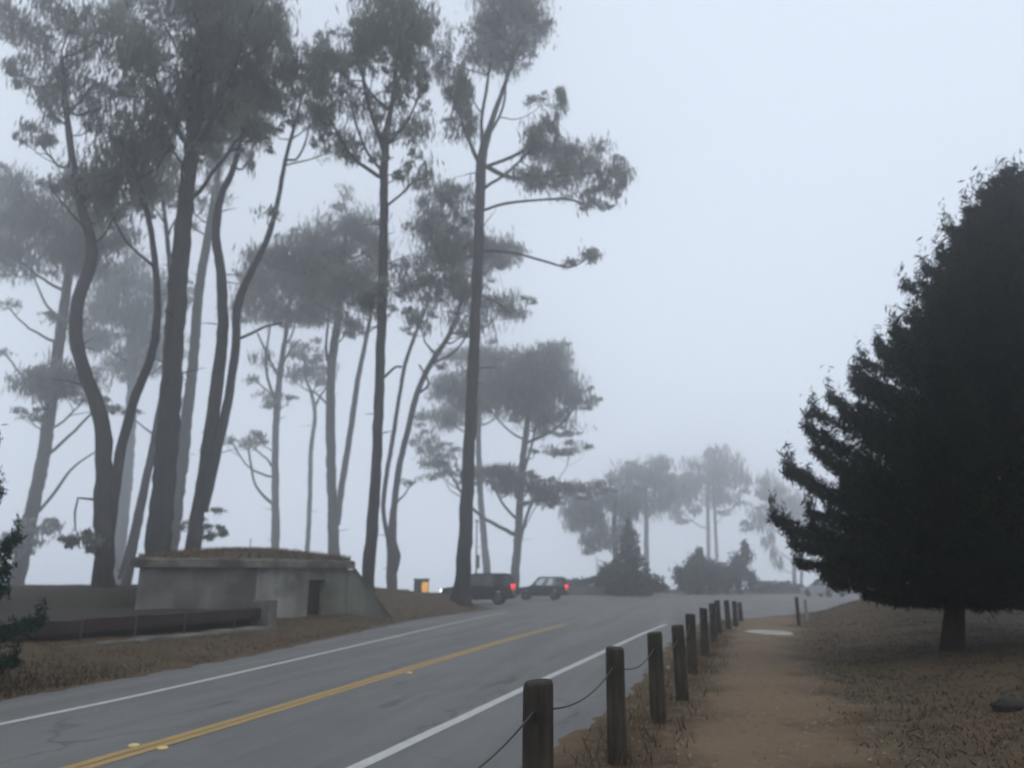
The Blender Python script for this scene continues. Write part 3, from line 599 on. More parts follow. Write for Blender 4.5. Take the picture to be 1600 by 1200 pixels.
# ------------------------------------------------------------------ bunker
def prism(bm, poly, z0, z1):
    vb = [bm.verts.new((x, y, z0)) for x, y in poly]; vt = [bm.verts.new((x, y, z1)) for x, y in poly]
    bm.faces.new(vb[::-1]); bm.faces.new(vt); n = len(poly)
    for i in range(n): bm.faces.new((vb[i], vb[(i + 1) % n], vt[(i + 1) % n], vt[i]))
A = at(213, 930, 26.5).xy; Cc = at(400, 930, 27.4).xy; Ee = at(541, 930, 30.6).xy; Eb = Vector((-8.4, 35.2)); Ab = Vector((-15.5, 33.5))
bk = empty('concrete_bunker', (-10, 29, 0), 'low weathered concrete bunker with a black doorway and grass on its roof', 'bunker')
ZB, ZR = -.2, 2.0
def wall(name, p, q, th, z0, z1, m, par, zq=None, holes=None):
    d = (q - p).normalized(); nrm = Vector((-d.y, d.x)); L = (q - p).length
    bm = bmesh.new()
    segs = [(0, L, z0, z1)]
    if holes:
        a, b, zz = holes; segs = [(0, a, z0, z1), (b, L, z0, z1), (a, b, zz, z1)]
    for a, b, u, v in segs:
        P0 = p + d * a; P1 = p + d * b; prism(bm, [tuple(P0), tuple(P1), tuple(P1 + nrm * th), tuple(P0 + nrm * th)], u, v)
    if zq is not None:
        for v in bm.verts:
            if v.co.z > z0 + .01 and (Vector(v.co.xy) - p).dot(d) > L * .5: v.co.z = zq
    return link(name, bm_me(bm, name), m, par)
wall('left_wall', A, Cc, .3, ZB, ZR, M['concd'], bk)  # darker concrete paints this face as the shaded one
d = (Ee - Cc).normalized(); L = (Ee - Cc).length
C2 = Cc + d * .0
wall('front_wall', C2 + d * .302, Ee, .3, ZB, ZR, M['conc'], bk, holes=(L * .475, L * .66, 1.58))
bm = bmesh.new(); nrm = Vector((-d.y, d.x)); q0 = Cc + d * .0; prism(bm, [tuple(Cc - d * .02 - nrm * .02), tuple(Cc + d * .30 - nrm * .02), tuple(Cc + d * .30 + nrm * .3), tuple(Cc - d * .02 + nrm * .3)], ZB, ZR - .002)
link('corner_pier', bm_me(bm, 'corner_pier'), M['conc'], bk)
wall('side_wall', Ee, Eb, .3, ZB, ZR, M['concg'], bk)
wall('back_wall', Eb, Ab, .3, ZB, ZR, M['concd'], bk)
wall('end_wall', Ab, A, .3, ZB, ZR, M['concd'], bk)
# green stained jamb right of the door
bm = bmesh.new(); P0 = C2 + d * .302 + d * L * .665 - nrm * .012; P1 = Ee - nrm * .012 - d * .02
prism(bm, [tuple(P0), tuple(P1), tuple(P1 + nrm * .05), tuple(P0 + nrm * .05)], ZB, ZR - .003); link('pilaster', bm_me(bm, 'pilaster'), M['concg'], bk)
# doorway: jambs, lintel, set-back door coloured black as the recess shade
bm = bmesh.new(); D0 = C2 + d * (.302 + L * .475); D1 = C2 + d * (.302 + L * .66)
prism(bm, [tuple(D0 + nrm * .26), tuple(D1 + nrm * .26), tuple(D1 + nrm * .29), tuple(D0 + nrm * .29)], ZB, 1.6)
for k in range(1, 5):
    w0 = D0.lerp(D1, k / 5); box(bm, (w0.x + nrm.x * .25, w0.y + nrm.y * .25, .85), (.03, .02, 1.5), math.atan2(d.y, d.x))
dr = link('door', bm_me(bm, 'door'), mat('shade_dark_door', (.03, .022, .018), .8, .2, n1=((6, 6, 6), 5, (.006, .005, .005), (.02, .015, .013))), bk)
# roof slab with overhang, rough edge, grass mound
cen = Vector((sum(p.x for p in (A, Cc, Ee, Eb, Ab)) / 5, sum(p.y for p in (A, Cc, Ee, Eb, Ab)) / 5))
def grow(p, k): v = p - cen; return tuple(cen + v * (1 + k / v.length))
ring = []
pl = [A, Cc, Ee, Eb, Ab]
for i in range(5):
    a = Vector(grow(pl[i], .32)); b = Vector(grow(pl[(i + 1) % 5], .32)); n = max(2, int((b - a).length / .35))
    for k in range(n): ring.append(a.lerp(b, k / n) + Vector((random.uniform(-.025, .025), random.uniform(-.025, .025))))
bm = bmesh.new(); zz = [random.uniform(-.025, .025) for _ in ring]
lv = [(0, 2.003, 0), (.0, 2.25, 1), (-.08, 2.31, 1), (-.9, 2.36, 0)]
rows = []
for kk, z, j in lv: rows.append([bm.verts.new((*(p + (cen - p).normalized() * (-kk)), z + j * zz[i])) for i, p in enumerate(ring)])
bm.faces.new([v for v in rows[0]][::-1])
for a, b in zip(rows, rows[1:]):
    for i in range(len(ring)): bm.faces.new((a[i], a[(i + 1) % len(ring)], b[(i + 1) % len(ring)], b[i]))
bm.faces.new(rows[-1]); link('roof', bm_me(bm, 'roof'), M['roofc'], bk)
# earth and dry grass on the roof
bm = bmesh.new(); rows = []; NR = 9
for k in range(NR + 1):
    t = k / NR; row = []
    for i, p in enumerate(ring):
        q = p.lerp(cen, .06 + .94 * t); z = 2.325 + .36 * math.sin(min(1, t * 1.15) * math.pi / 2) * (.85 + .15 * math.sin(q.x * 1.7)) + .05 * float(hn(q.x * 1.6, q.y * 1.6)) * min(1, t * 4)
        row.append(bm.verts.new((*q, z)))
    rows.append(row)
for a, b in zip(rows, rows[1:]):
    for i in range(len(ring)): bm.faces.new((a[i], a[(i + 1) % len(ring)], b[(i + 1) % len(ring)], b[i]))
rm = bm_me(bm, 'roof_earth', True); link('roof_earth', rm, M['ground'], bk)
def blades(C, hmin, hmax, seed, lean=.35, w=.012):
    r = np.random.default_rng(seed); n = len(C); h = r.uniform(hmin, hmax, n); a = r.uniform(0, 6.28, n); l = r.normal(size=(n, 2)) * lean * h[:, None]
    wx = np.cos(a) * w * r.uniform(.6, 1.6, n); wy = np.sin(a) * w * r.uniform(.6, 1.6, n); z = np.zeros(n)
    V = np.stack([C + np.stack([-wx, -wy, z], 1), C + np.stack([wx, wy, z], 1), C + np.stack([l[:, 0], l[:, 1], h], 1)], 1).reshape(-1, 3)
    return V
n = 9000; i = RNG.integers(0, len(ring), n); t = RNG.uniform(.0, 1, n) ** 1.6; rg = np.array([tuple(p) for p in ring]); q = rg[i] * (1 - (.05 + .9 * t))[:, None] + np.array(tuple(cen)) * (.05 + .9 * t)[:, None]
z = 2.32 + .36 * np.sin(np.minimum(1, (.0 + .97 * t) * 1.15) * np.pi / 2) * .9
link('roof_grass', mesh_np('roof_grass', blades(np.column_stack([q, z]), .05, .24, 3, .5, .02), np.arange(3 * n).reshape(-1, 3), 3), M['blade'], bk)
bk.children[-1]['kind'] = 'stuff'
# sloping wing wall
wend = at(612, 960, 31.2).xy
bm = bmesh.new(); dw = (wend - Ee).normalized(); nw = Vector((-dw.y, dw.x)); Lw = (wend - Ee).length
def wingp(s, z): p = Ee + dw * s; return (p.x, p.y, z)
prof_ = [(.02, ZB), (Lw, ZB), (Lw, .12), (Lw * .93, .20), (.28, 1.97), (.02, 1.97)]
vf = [bm.verts.new(wingp(s, z)) for s, z in prof_]; vb = [bm.verts.new((wingp(s, z)[0] + nw.x * .3, wingp(s, z)[1] + nw.y * .3, z)) for s, z in prof_]
bm.faces.new(vf); bm.faces.new(vb[::-1])
for i in range(6): bm.faces.new((vf[(i + 1) % 6], vf[i], vb[i], vb[(i + 1) % 6]))
bmesh.ops.recalc_face_normals(bm, faces=bm.faces)
wg = link('wing_wall', bm_me(bm, 'wing_wall'), M['concg'], bk)
bm = bmesh.new()
cp = [(.26, 1.985), (Lw * .93, .215), (Lw * 1.0, .135)]
for (s0, za), (s1, zb) in zip(cp, cp[1:]):
    vs = []
    for s, z in ((s0, za), (s1, zb)):
        for o in (-.06, .36):
            for dz in (0, .09): p = Ee + dw * s + nw * o; vs.append(bm.verts.new((p.x, p.y, z + dz)))
    bmesh.ops.convex_hull(bm, input=vs)
link('coping', bm_me(bm, 'coping'), M['roofc'], wg)
# thin iron spike on the roof
bm = bmesh.new(); p = at(390, 865, 29.5); cyl(bm, (p.x, p.y, 2.75), .015, .75, 6)
link('vent_pipe', bm_me(bm, 'vent_pipe'), M['trim'], bk)

# low beam wall in front of the bunker
B0 = at(404, 975, 26.0).xy; B1 = at(-60, 1000, 17.2).xy; dB = (B1 - B0).normalized(); LB = (B1 - B0).length; nB = Vector((dB.y, -dB.x))
if nB.y < 0: nB = -nB
lw = empty('low_wall', (*((B0 + B1) / 2), 0), 'long low rust-brown wall with a black gap under it, in front of the bunker', 'low wall')
def slab(name, o0, o1, z0a, z1a, z0b, z1b, m, s0=0, s1=1, wav=.0):
    bm = bmesh.new(); n = 24; pr_ = None
    for k in range(n + 1):
        t = s0 + (s1 - s0) * k / n; p = B0 + dB * LB * t; za = z0a + (z0b - z0a) * t; zb = z1a + (z1b - z1a) * t + wav * math.sin(k * 1.7) + wav * .7 * math.sin(k * .6)
        v = [bm.verts.new((*(p + nB * o0), za)), bm.verts.new((*(p + nB * o1), za)), bm.verts.new((*(p + nB * o1), zb)), bm.verts.new((*(p + nB * o0), zb))]
        if pr_:
            for i in range(4): bm.faces.new((pr_[i], pr_[(i + 1) % 4], v[(i + 1) % 4], v[i]))
        else: bm.faces.new(v[::-1])
        pr_ = v
    bm.faces.new(pr_); bmesh.ops.recalc_face_normals(bm, faces=bm.faces)
    return link(name, bm_me(bm, name), m, lw)
slab('base', .35, .8, -.2, .33, -.2, .25, M['dark'])  # back of the recess, coloured black as the beam's shadow
slab('footing', -.9, .1, -.2, .10, -.2, .06, M['concd'], wav=.015)
slab('beam', -.05, .62, .34, .66, .25, .60, M['rust'], wav=.012)
slab('top_slab', .63, 7.0, .20, .60, .20, .55, M['deck'], .02, 1, wav=.02)
bm = bmesh.new(); pE = B0 - dB * .22; box(bm, (pE.x, pE.y, .38), (.42, .75, 1.1), math.atan2(dB.y, dB.x), .03); link('end_pier', bm_me(bm, 'end_pier'), M['concd'], lw)
# thin pale fence stakes along the beam
for k, (px, py, D_, hh) in enumerate([(368, 958, 24.3, .55), (290, 965, 22.3, .6), (213, 972, 20.8, .62), (127, 985, 19.2, .66), (30, 995, 17.6, .7)]):
    p = at(px, py, D_); bm = bmesh.new(); g = ztf(p.x, p.y)
    cyl(bm, (p.x, p.y, g + hh / 2 - .05), .016, hh + .1, 8); cyl(bm, (p.x, p.y, g + hh), .03, .02, 8)
    o = link('fence_stake', bm_me(bm, 'fence_stake'), mat('pale_stake', (.07, .068, .06), .8, .2) if k == 0 else bpy.data.materials['pale_stake'])
    tag(o, ['thin stake nearest the bunker doorway, in front of the low rusty wall', 'second thin stake from the bunker in front of the low rusty wall', 'middle thin stake in front of the low rusty wall',
            'fourth thin stake from the bunker in front of the low rusty wall', 'thin stake nearest the young pine in front of the low rusty wall'][k], 'stake', 'thin stakes in front of the low wall')

# ------------------------------------------------------------------ wooden guard posts and cable
posts = [(-.62, 2.45, 1.0, .18), (.15, 4.93, 1.0, .186), (.94, 7.3, 1.0, .176), (1.66, 9.19, 1.0, .175), (2.32, 10.95, .985, .175), (3.12, 13.79, 1.0, .18), (4.12, 16.95, 1.0, .175), (5.25, 20.5, 1.0, .17),
         (6.15, 23.4, .99, .17), (7.05, 25.6, .94, .17), (7.75, 27.2, .86, .17), (8.7, 29.8, .74, .17)]
plab = [None, 'nearest wooden post, cut by the bottom edge of the picture', 'second nearest wooden post', 'third nearest wooden post, just beyond the two largest', 'fourth nearest wooden post in the row', 'fifth nearest wooden post in the row',
        'sixth nearest wooden post in the row', 'seventh nearest wooden post in the row', 'greyer wooden post right after the last tall dark one', 'wooden post at the left of the far bunched trio', 'wooden post at the right of the far bunched trio', 'farthest wooden post, standing alone at the end of the row']
def post_mesh(h, w, seed):
    rnd = random.Random(seed); bm = bmesh.new(); seg = 20; rows = []; ph = rnd.uniform(0, 6); lx, ly = rnd.uniform(-.02, .02), rnd.uniform(-.02, .02)
    lv = [(-.3, 1), (0, 1.02), (h * .3, 1), (h * .6, .99), (h - .05, .98), (h - .02, .97), (h, .88)]
    for z, k in lv:
        row = []
        for i in range(seg):
            a = 6.2832 * i / seg; rr = w / 2 * k * (1 + .025 * math.sin(2 * a + ph) + .02 * math.sin(5 * a + ph * 2) + rnd.uniform(-.012, .012))
            row.append(bm.verts.new((rr * math.cos(a) + lx * max(z, 0), rr * math.sin(a) + ly * max(z, 0), z + (.008 * math.sin(a + ph) if z > h - .06 else 0))))
        rows.append(row)
    for a, b in zip(rows, rows[1:]):
        for i in range(seg): bm.faces.new((a[i], a[(i + 1) % seg], b[(i + 1) % seg], b[i]))
    c = bm.verts.new((lx * h, ly * h, h - .004))
    for i in range(seg): bm.faces.new((rows[-1][i], rows[-1][(i + 1) % seg], c))
    bmesh.ops.recalc_face_normals(bm, faces=bm.faces)
    return bm_me(bm, 'wooden_post', True)
for i, (x, y, h, w) in enumerate(posts):
    if i == 0: continue       # behind the frame; only its cable shows
    r_ = empty('wooden_post', (x, y, ztf(x, y)), plab[i], 'post', 'wooden posts between the road and the path')
    r_.rotation_euler = (R(random.uniform(-1.6, 1.6)), R(random.uniform(-1.6, 1.6)), random.uniform(-.4, .4)); o = link('shaft', post_mesh(h - ztf(x, y) + random.uniform(-.012, .012), w, i), M['wood'], r_, False)
    bm = bmesh.new(); cyl(bm, (.0, -w / 2 + .002, .80 - ztf(x, y)), .013, .03, 10, 'Y'); link('bolt', bm_me(bm, 'bolt'), M['trim'], r_, False)
tm = TM()
for (x0, y0, h0, w0), (x1, y1, h1, w1) in zip(posts[:-1], posts[1:]):
    sag = .12; pp = []
    for k in range(13): t = k / 12; pp.append(Vector((x0 + (x1 - x0) * t, y0 + (y1 - y0) * t, (h0 - .16) * (1 - t) + (h1 - .16) * t - sag * 4 * t * (1 - t))))
    tm.add(pp, [.0062] * 13, 8)
tag(link('guard_cable', tm.me('guard_cable'), M['cable']), 'dark sagging cable strung through the wooden posts beside the road', 'cable')
# small stakes beyond the path
for (px, D_, h, w, lb, m) in [(1246, 26.3, .92, .12, 'dark short wooden stake right of the path end near the grassy mound', 'wood'), (1259, 27.2, .7, .10, 'pale thin stake just right of the dark one near the grassy mound', 'conc')]:
    x = at(px, 950, D_).x; o = link('wooden_stake', post_mesh(h, w, px), M[m]); o.location = (x, D_, ztf(x, D_)); tag(o, lb, 'stake')
# ceramic markers on the centre line
for (px, py, lb) in [(209, 1166, 'raised road marker left of the yellow centre line, near the bottom of the picture'), (254, 1170, 'raised road marker right of the yellow centre line, near the bottom of the picture'),
                     (640, 1052, 'raised road marker on the yellow centre line farther up the road')]:
    r = ray(px, py); t = -H / r.z; bm = bmesh.new()
    q = bmesh.ops.create_uvsphere(bm, u_segments=20, v_segments=10, radius=1); bmesh.ops.transform(bm, matrix=Matrix.Diagonal((.055, .055, .02, 1)), verts=q['verts'])
    o = link('road_marker', bm_me(bm, 'road_marker', True), M['dot']); o.location = (r.x * t, r.y * t, .006); tag(o, lb, 'road marker', 'raised markers on the centre line')
# pale slab at the path end
bm = bmesh.new(); V0 = []
for k in range(26):
    a = 6.283 * k / 26; V0.append((.62 * math.cos(a) * (1 + .08 * math.sin(3 * a)), 1.15 * math.sin(a) * (1 + .06 * math.sin(5 * a))))
prism(bm, V0, -.1, .035); o = link('paving_slab', bm_me(bm, 'paving_slab'), mat('pale_worn_concrete', (.32, .30, .24), .8, .3, n1=((2, 2, 2), 5, (.24, .22, .17), (.38, .36, .29))))
x = at(1202, 978, 23.8).x; o.location = (x, 23.8, ztf(x, 23.8)); tag(o, 'pale concrete patch on the dirt path near its far end', 'slab')
# stones on the right
for (px, py, D_, s, lb) in [(1575, 1090, 9.2, .13, 'dark lump of stone in the dry grass at the right edge'), ]:
    bm = bmesh.new(); bmesh.ops.create_icosphere(bm, subdivisions=3, radius=1)
    for v in bm.verts: v.co *= 1 + .16 * math.sin(v.co.x * 5 + 1) * math.sin(v.co.y * 4) + .08 * math.sin(v.co.z * 9)
    bmesh.ops.transform(bm, matrix=Matrix.Diagonal((s * 1.5, s, s * .7, 1)), verts=bm.verts)
    o = link('stone', bm_me(bm, 'stone', True), M['rock']); x = at(px, py, D_).x; o.location = (x, D_, ztf(x, D_) + .02); tag(o, lb, 'stone')

# ------------------------------------------------------------------ grass blades
def grass(name, n, xr, yr, dfun, hmin, hmax, m, seed, w=.012, lean=.4):
    r = np.random.default_rng(seed); x = r.uniform(*xr, n * 3); y = yr[0] + (yr[1] - yr[0]) * r.uniform(0, 1, n * 3) ** 1.3
    clump = .6 + .28 * hn(x * .63 + 4 + .8 * np.sin(y * .37), y * .41 + np.sin(x * .53)) + r.normal(size=n * 3) * .1; k = r.uniform(0, 1, n * 3) < dfun(x, y) * np.clip(clump, .05, 1); x, y = x[k][:n], y[k][:n]
    z = zt(x, y) - .01; V = blades(np.stack([x, y, z], 1), hmin, hmax, seed + 1, lean, w); k = len(x)
    tag(link(name, mesh_np(name, V, np.arange(3 * k).reshape(-1, 3), 3), m), kind='stuff')
grass('dry_grass', 40000, (-1, 12), (3.2, 30), lambda x, y: (np.exp(-((x - (pathL(y) - .55)) / .38) ** 2) * (x > xR(y) + .12)), .04, .20, M['blade'], 21, .008)
grass('dry_grass', 60000, (-28, -2), (6, 46), lambda x, y: (x < xL(y) - .25) * .8 * (1 - .75 * ss(5, 12, xL(y) - x)), .02, .11, M['blade'], 22, .010)
grass('field_grass', 70000, (2, 20), (4, 32), lambda x, y: ss(-.1, 1.2, x - pathR(y)) * .8, .02, .085, M['bladeg'], 23, .008, .7)
grass('verge_grass', 3500, (-10, -6.5), (9, 17), lambda x, y: (x < xL(y) - .2) * np.exp(-((y - 11.5) / 2.2) ** 2), .05, .2, M['bladeg'], 24, .010)
# fallen twigs and cones in the field on the right
tm = TM(); rnd = random.Random(4)
for _ in range(60):
    y = rnd.uniform(5.5, 16); x = float(pathR(y)) + rnd.uniform(.2, 6.5); z = float(zt(x, y)) + .02; a = rnd.uniform(0, 6.28); l = rnd.uniform(.08, .4)
    tm.add([Vector((x, y, z)), Vector((x + math.cos(a) * l * .5, y + math.sin(a) * l * .5, z + .03)), Vector((x + math.cos(a + .4) * l, y + math.sin(a + .4) * l, z + .01))], [.006, .005, .002], 5)
tag(link('fallen_twigs', tm.me('fallen_twigs'), M['bark']), kind='stuff')
# pebbles on the path and the verge
def pebbles(n, seed):
    r = np.random.default_rng(seed); y = r.uniform(4, 18, n); x = pathL(y) - .9 + (pathR(y) + 1.2 - pathL(y) + .9) * r.uniform(0, 1, n); k = x > xR(y) - .35 + r.normal(size=n) * .12; x, y = x[k], y[k]; n = len(x)
    c = np.stack([x, y, np.maximum(zt(x, y), np.where(x < xR(y), .002, -9))], 1); s_ = (r.uniform(.006, .014, n) * np.where(r.uniform(size=n) < .06, 2.2, 1))[:, None]
    o = np.array([(1, 0, 0), (0, 1, 0), (-1, 0, 0), (0, -1, 0), (0, 0, .8)])
    V = (c[:, None, :] + o[None] * s_[:, None, :] * r.uniform(.7, 1.3, (n, 5, 1))).reshape(-1, 3); b = np.arange(n)[:, None] * 5
    Fp = np.concatenate([b + np.array([0, 1, 4]), b + np.array([1, 2, 4]), b + np.array([2, 3, 4]), b + np.array([3, 0, 4])])
    return mesh_np('pebbles', V, Fp, 3)
tag(link('pebbles', pebbles(9000, 12), mat('grit', (.12, .10, .08), .9, .2, n1=((9, 9, 9), 2, (.06, .048, .036), (.22, .18, .14)))), kind='stuff')

# ------------------------------------------------------------------ vehicles
def car(name, loc, rz, label, L, Wd, Ht, paint, lit=True, boxy=.5, cat='car', clear=.3, seethru=False, group='vehicles parked in the misty lot'):
    root = empty(name, loc, label, cat, group, rz)   # +x is the front
    hx = L / 2; hw = Wd / 2; belt = Ht * .60; wr = Ht * .20
    # lower body with wheel arches
    bm = bmesh.new()
    fw, rw = hx - .85, -hx + .95
    prof = [(-hx, clear + .08)]
    def arch(cx): return [(cx + (wr + .07) * math.cos(a), wr + (wr + .07) * math.sin(a)) for a in [math.pi - math.pi * k / 8 for k in range(9)] if wr + (wr + .07) * math.sin(a) > clear - .02]
    prof += [(rw - wr - .1, clear)] + arch(rw) + [(rw + wr + .1, clear), (fw - wr - .1, clear)] + arch(fw) + [(hx - .12, clear), (hx, clear + .12), (hx - .02, belt * .72), (hx - .1, belt * .88), (hx - .9, belt * .97), (hx - 1.25, belt), (-hx + .06, belt), (-hx, belt * .9)]
    st = [(-hw, .93), (-hw * .94, 1), (0, 1), (hw * .94, 1), (hw, .93)]
    rows = []
    for yy, k in st:
        rows.append([bm.verts.new((x * (1 if k == 1 else .992), yy, (z - clear) * (1 if k == 1 else .965) + clear + (.0 if k == 1 else .01))) for x, z in prof])
    n = len(prof)
    for a, b in zip(rows, rows[1:]):
        for i in range(n): bm.faces.new((a[i], a[(i + 1) % n], b[(i + 1) % n], b[i]))
    bm.faces.new(rows[0][::-1]); bm.faces.new(rows[-1]); bmesh.ops.recalc_face_normals(bm, faces=bm.faces)
    link('body', bm_me(bm, 'body'), M[paint], root, False)
    # cabin: glass core and painted roof, pillars
    x0, x1 = -hx + .08, hx - 1.25; rk0, rk1 = .10 + .35 * (1 - boxy), .62; zr = Ht - .07; ins = .16
    def cab(z, grow=0):
        t = (z - belt) / (zr - belt); a = x0 + rk0 * t; b = x1 - rk1 * t; w = hw - .05 - ins * t
        return [(a, -w, z), (b, -w, z), (b, w, z), (a, w, z)]
    bm = bmesh.new(); v0 = [bm.verts.new(p) for p in cab(belt - .01)]; v1 = [bm.verts.new(p) for p in cab(zr)]
    if seethru: pass
    for i in range(4): bm.faces.new((v0[i], v0[(i + 1) % 4], v1[(i + 1) % 4], v1[i]))
    bm.faces.new(v1)
    gm = M['glass2'] if seethru else M['glass']
    link('windows', bm_me(bm, 'windows'), gm, root, False)
    bm = bmesh.new(); q = cab(zr); cx = (q[0][0] + q[1][0]) / 2; box(bm, (cx, 0, zr + .03), (q[1][0] - q[0][0] + .08, (q[3][1] - q[0][1]) + .05, .08), 0, .035)
    link('roof', bm_me(bm, 'roof'), M[paint], root, False)
    bm = bmesh.new()
    def pil(t, s, w=.09):
        a, b = cab(belt), cab(zr - .01); j = 0 if s < 0 else 3; k = 1 if s < 0 else 2
        p0 = Vector(a[j]).lerp(Vector(a[k]), t); p1 = Vector(b[j]).lerp(Vector(b[k]), t); p0.y += s * .012; p1.y += s * .012
        vs = [bm.verts.new(p + Vector((dx, dy, 0))) for p in (p0, p1) for dx in (-w / 2, w / 2) for dy in (-.02, .02)]; bmesh.ops.convex_hull(bm, input=vs)
    for s in (-1, 1):
        for t, w in ((.01, .2), (.34, .10), (.64, .10), (.985, .07)): pil(t, s, w)
    for s in (-1, 1):
        a = cab(belt); box(bm, ((a[0][0] + a[1][0]) / 2, s * (hw - .045), belt + .01), (a[1][0] - a[0][0] + .1, .03, .05))
    for xx in (a[0][0] + .02, a[1][0] - .02): box(bm, (xx, 0, belt + .012), (.05, Wd - .1, .045))
    link('window_frame', bm_me(bm, 'window_frame'), M[paint], root, False)
    # roof rails, bumpers, plate, lamps, mirrors, handles
    for s in (-1, 1):
        bm = bmesh.new(); box(bm, (cx, s * (hw - .32), Ht + .03), ((x1 - x0) * .62, .035, .03), 0, .01); link('roof_rail', bm_me(bm, 'roof_rail'), M['trim'], root, False)
    for sx, nm in ((-1, 'rear_bumper'), (1, 'front_bumper')):
        bm = bmesh.new(); box(bm, (sx * (hx + .01), 0, clear + .17), (.16, Wd * .97, .22), 0, .05); link(nm, bm_me(bm, nm), M['trim'], root, False)
    bm = bmesh.new(); box(bm, (-hx - .012, 0, belt * .74), (.02, .34, .15), 0, .005); link('number_plate', bm_me(bm, 'number_plate'), M['plate'], root, False)
    for s in (-1, 1):
        bm = bmesh.new(); box(bm, (-hx + .03, s * (hw - .06), belt * .93), (.10, .09, .38), 0, .03); link('tail_light', bm_me(bm, 'tail_light'), M['red'] if lit else M['redoff'], root, False)
        bm = bmesh.new(); box(bm, (hx - .05, s * (hw - .22), belt * .74), (.12, .34, .17), 0, .04); link('headlight', bm_me(bm, 'headlight'), M['head'] if lit == 2 else M['lens'], root, False)
        bm = bmesh.new(); box(bm, (x1 - .25, s * (hw + .10), belt + .08), (.14, .2, .15), 0, .04); link('wing_mirror', bm_me(bm, 'wing_mirror'), M[paint], root, False)
        for xx in (-.45, .45):
            bm = bmesh.new(); box(bm, (xx, s * (hw + .01), belt * .86), (.17, .03, .03), 0, .008); link('door_handle', bm_me(bm, 'door_handle'), M['trim'], root, False)
        for cxw in (fw, rw):
            w = bpy.data.objects.new('wheel', None); COL.objects.link(w); w.parent = root; w.location = (cxw, s * (hw - .11), wr)
            bm = bmesh.new(); cyl(bm, (0, 0, 0), wr, .22, 28, 'Y'); bmesh.ops.bevel(bm, geom=[e for e in bm.edges if len(e.link_faces) == 2 and abs(e.calc_face_angle(0)) > 1], offset=.03, segments=2, affect='EDGES')
            link('tyre', bm_me(bm, 'tyre', True), M['tyre'], w, False)
            bm = bmesh.new(); cyl(bm, (0, s * .10, 0), wr * .62, .04, 24, 'Y')
            for k in range(5): a = k * 1.2566; box(bm, (math.cos(a) * wr * .3, s * .125, math.sin(a) * wr * .3), (wr * .5, .02, .06), 0, 0) if False else None
            link('rim', bm_me(bm, 'rim'), M['rim'], w, False)
    return root
M['glass2'] = mat('clear_car_glass', (.55, .6, .6), .03, .5); M['glass2'].node_tree.nodes['Principled BSDF'].inputs['Transmission Weight'].default_value = .9
M['glass2'].node_tree.nodes['Principled BSDF'].inputs['IOR'].default_value = 1.05
p = at(747, 930, 52)
car('parked_suv', (p.x, 52, .0), R(180 - 5), 'larger black vehicle parked behind the tallest dark trunk, headlight and tail light on', 4.75, 1.95, 1.95, 'paint', 2, .9, 'suv')
p = at(846, 930, 63)
car('parked_hatchback', (p.x, 63, .0), R(180 - 9), 'smaller black vehicle with glowing red tail light, parked right of the larger one', 4.15, 1.8, 1.76, 'paint', 1, .9, 'car', seethru=True)
p = at(1288, 915, 74)
car('silver_car', (p.x, 74, .0), R(112), 'pale silver car half hidden in fog behind the big conifer', 4.5, 1.8, 1.6, 'silver', 1, .4, 'car')

# bin lit by the headlamp
p = at(658, 930, 53.4); bx_, by_ = p.x, 53.4; g = ztf(bx_, by_)
bn = empty('litter_bin', (bx_, by_, g), 'tall square dark litter bin whose right face glows amber in the headlight', 'bin', rz=R(-38))
bm = bmesh.new(); box(bm, (0, 0, .80), (.74, .74, 1.6), 0, .03)
link('cabinet', bm_me(bm, 'cabinet'), M['bin'], bn, False)
bm = bmesh.new(); box(bm, (0, 0, 1.64), (.84, .84, .09), 0, .03); link('lid', bm_me(bm, 'lid'), M['bin'], bn, False)
bm = bmesh.new(); box(bm, (.376, 0, .80), (.02, .64, 1.3), 0, .004); link('lit_panel', bm_me(bm, 'lit_panel'), M['binp'], bn, False)  # added panel, its amber colour stands for the headlit face
bm = bmesh.new(); box(bm, (0, -.376, 1.3), (.46, .02, .16), 0, .004); link('flap', bm_me(bm, 'flap'), M['trim'], bn, False)
ld = bpy.data.lights.new('headlamp_beam', 'SPOT'); lo = bpy.data.objects.new('headlamp_beam', ld); COL.objects.link(lo)
lo.location = (-5.02, 51.45, .86); ld.energy = 230; ld.color = (1, .70, .32); ld.spot_size = R(40); ld.spot_blend = .7; ld.shadow_soft_size = .06
lo.rotation_euler = (Vector((bx_ + .25, by_ - .25, g + 1.0)) - lo.location).to_track_quat('-Z', 'Y').to_euler()
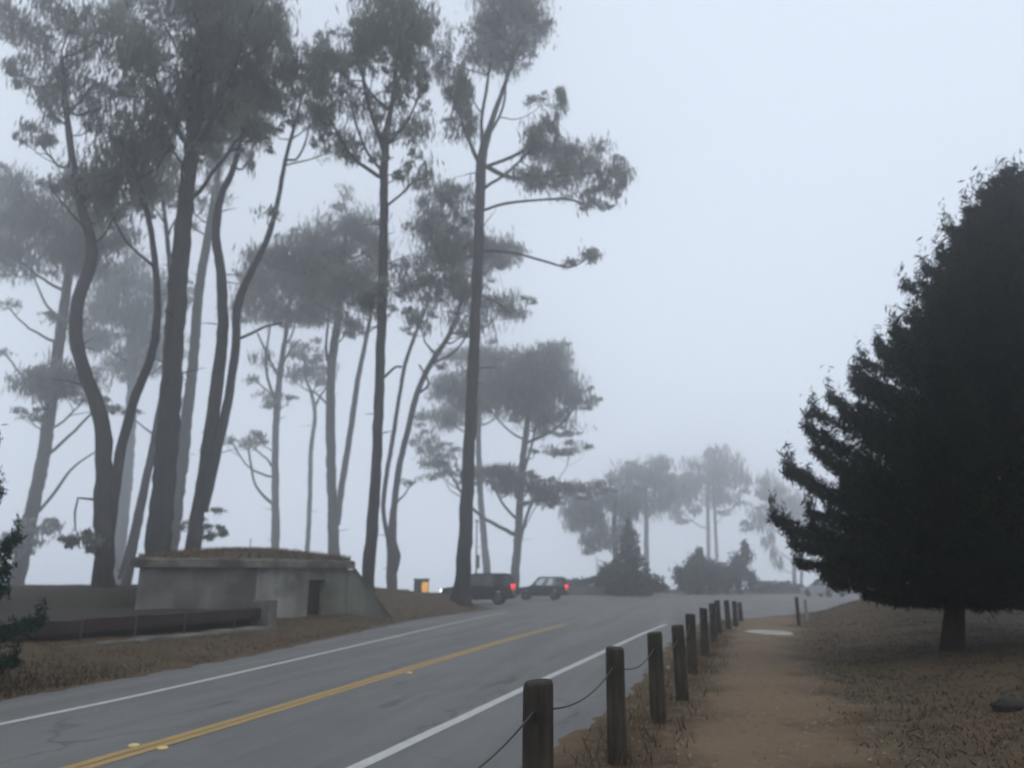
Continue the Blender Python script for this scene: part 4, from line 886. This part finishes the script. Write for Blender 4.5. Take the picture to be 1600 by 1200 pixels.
# slim pole behind the vehicles
x = at(744, 900, 59).x; pr_ = empty('street_pole', (x, 59, 0), 'slim grey pole with a small control box, seen right of the tallest dark trunk', 'pole')
bm = bmesh.new(); cyl(bm, (0, 0, 2.95), .075, 5.9, 14, r2=.05); cyl(bm, (0, 0, .15), .14, .3, 14); link('shaft', bm_me(bm, 'shaft', True), M['pole'], pr_, False)
bm = bmesh.new(); box(bm, (.14, -.02, 2.9), (.22, .2, 1.0), 0, .03); link('control_box', bm_me(bm, 'control_box'), M['pole'], pr_, False)
bm = bmesh.new(); cyl(bm, (0, 0, 5.98), .13, .22, 14, r2=.07); link('cap', bm_me(bm, 'cap'), M['pole'], pr_, False)
# slim pole farther off
x = at(933, 900, 82).x; pr_ = empty('street_pole', (x, 82, 0), 'very thin faint pole over the low hedge behind the second vehicle', 'pole')
bm = bmesh.new(); cyl(bm, (0, 0, 1.9), .045, 3.8, 10); link('shaft', bm_me(bm, 'shaft', True), M['pole'], pr_, False)
bm = bmesh.new(); cyl(bm, (0, 0, 3.82), .07, .08, 10); link('cap', bm_me(bm, 'cap'), M['pole'], pr_, False)
# low concrete block left of the bin, low kerb wall before the far hedge
x = at(622, 920, 46.8).x; g = ztf(x, 46.8)
bm = bmesh.new(); box(bm, (0, 0, .35), (1.25, .6, .95), R(6), .04); box(bm, (0, 0, .85), (1.33, .68, .08), R(6), .02)
o = link('concrete_block', bm_me(bm, 'concrete_block'), M['conc']); o.location = (x, 46.8, g); tag(o, 'low grey concrete block between the burled trunk and the bin', 'block')
bm = bmesh.new(); box(bm, (0, 0, .35), (7.4, .3, .9), 0, .04); box(bm, (0, 0, .83), (7.5, .4, .08), 0, .02)
o = link('kerb_wall', bm_me(bm, 'kerb_wall'), M['concd']); x = at(925, 915, 80).x; o.location = (x, 80, 0); tag(o, 'low grey wall in front of the hedge behind the second black vehicle', 'wall')

# ------------------------------------------------------------------ haze
bm = bmesh.new(); box(bm, (0, 97, 15.25), (480, 294, 66.5)); hz = bm_me(bm, 'haze')
hm = bpy.data.materials.new('sea_fog'); hm.use_nodes = True; t = hm.node_tree; t.nodes.clear()
o_ = t.nodes.new('ShaderNodeOutputMaterial'); pv = t.nodes.new('ShaderNodeVolumePrincipled')
pv.inputs['Color'].default_value = (.995, .997, .9995, 1); pv.inputs['Density'].default_value = .0060; pv.inputs['Anisotropy'].default_value = .87
t.links.new(pv.outputs[0], o_.inputs['Volume'])
tag(link('haze', hz, hm), kind='stuff')
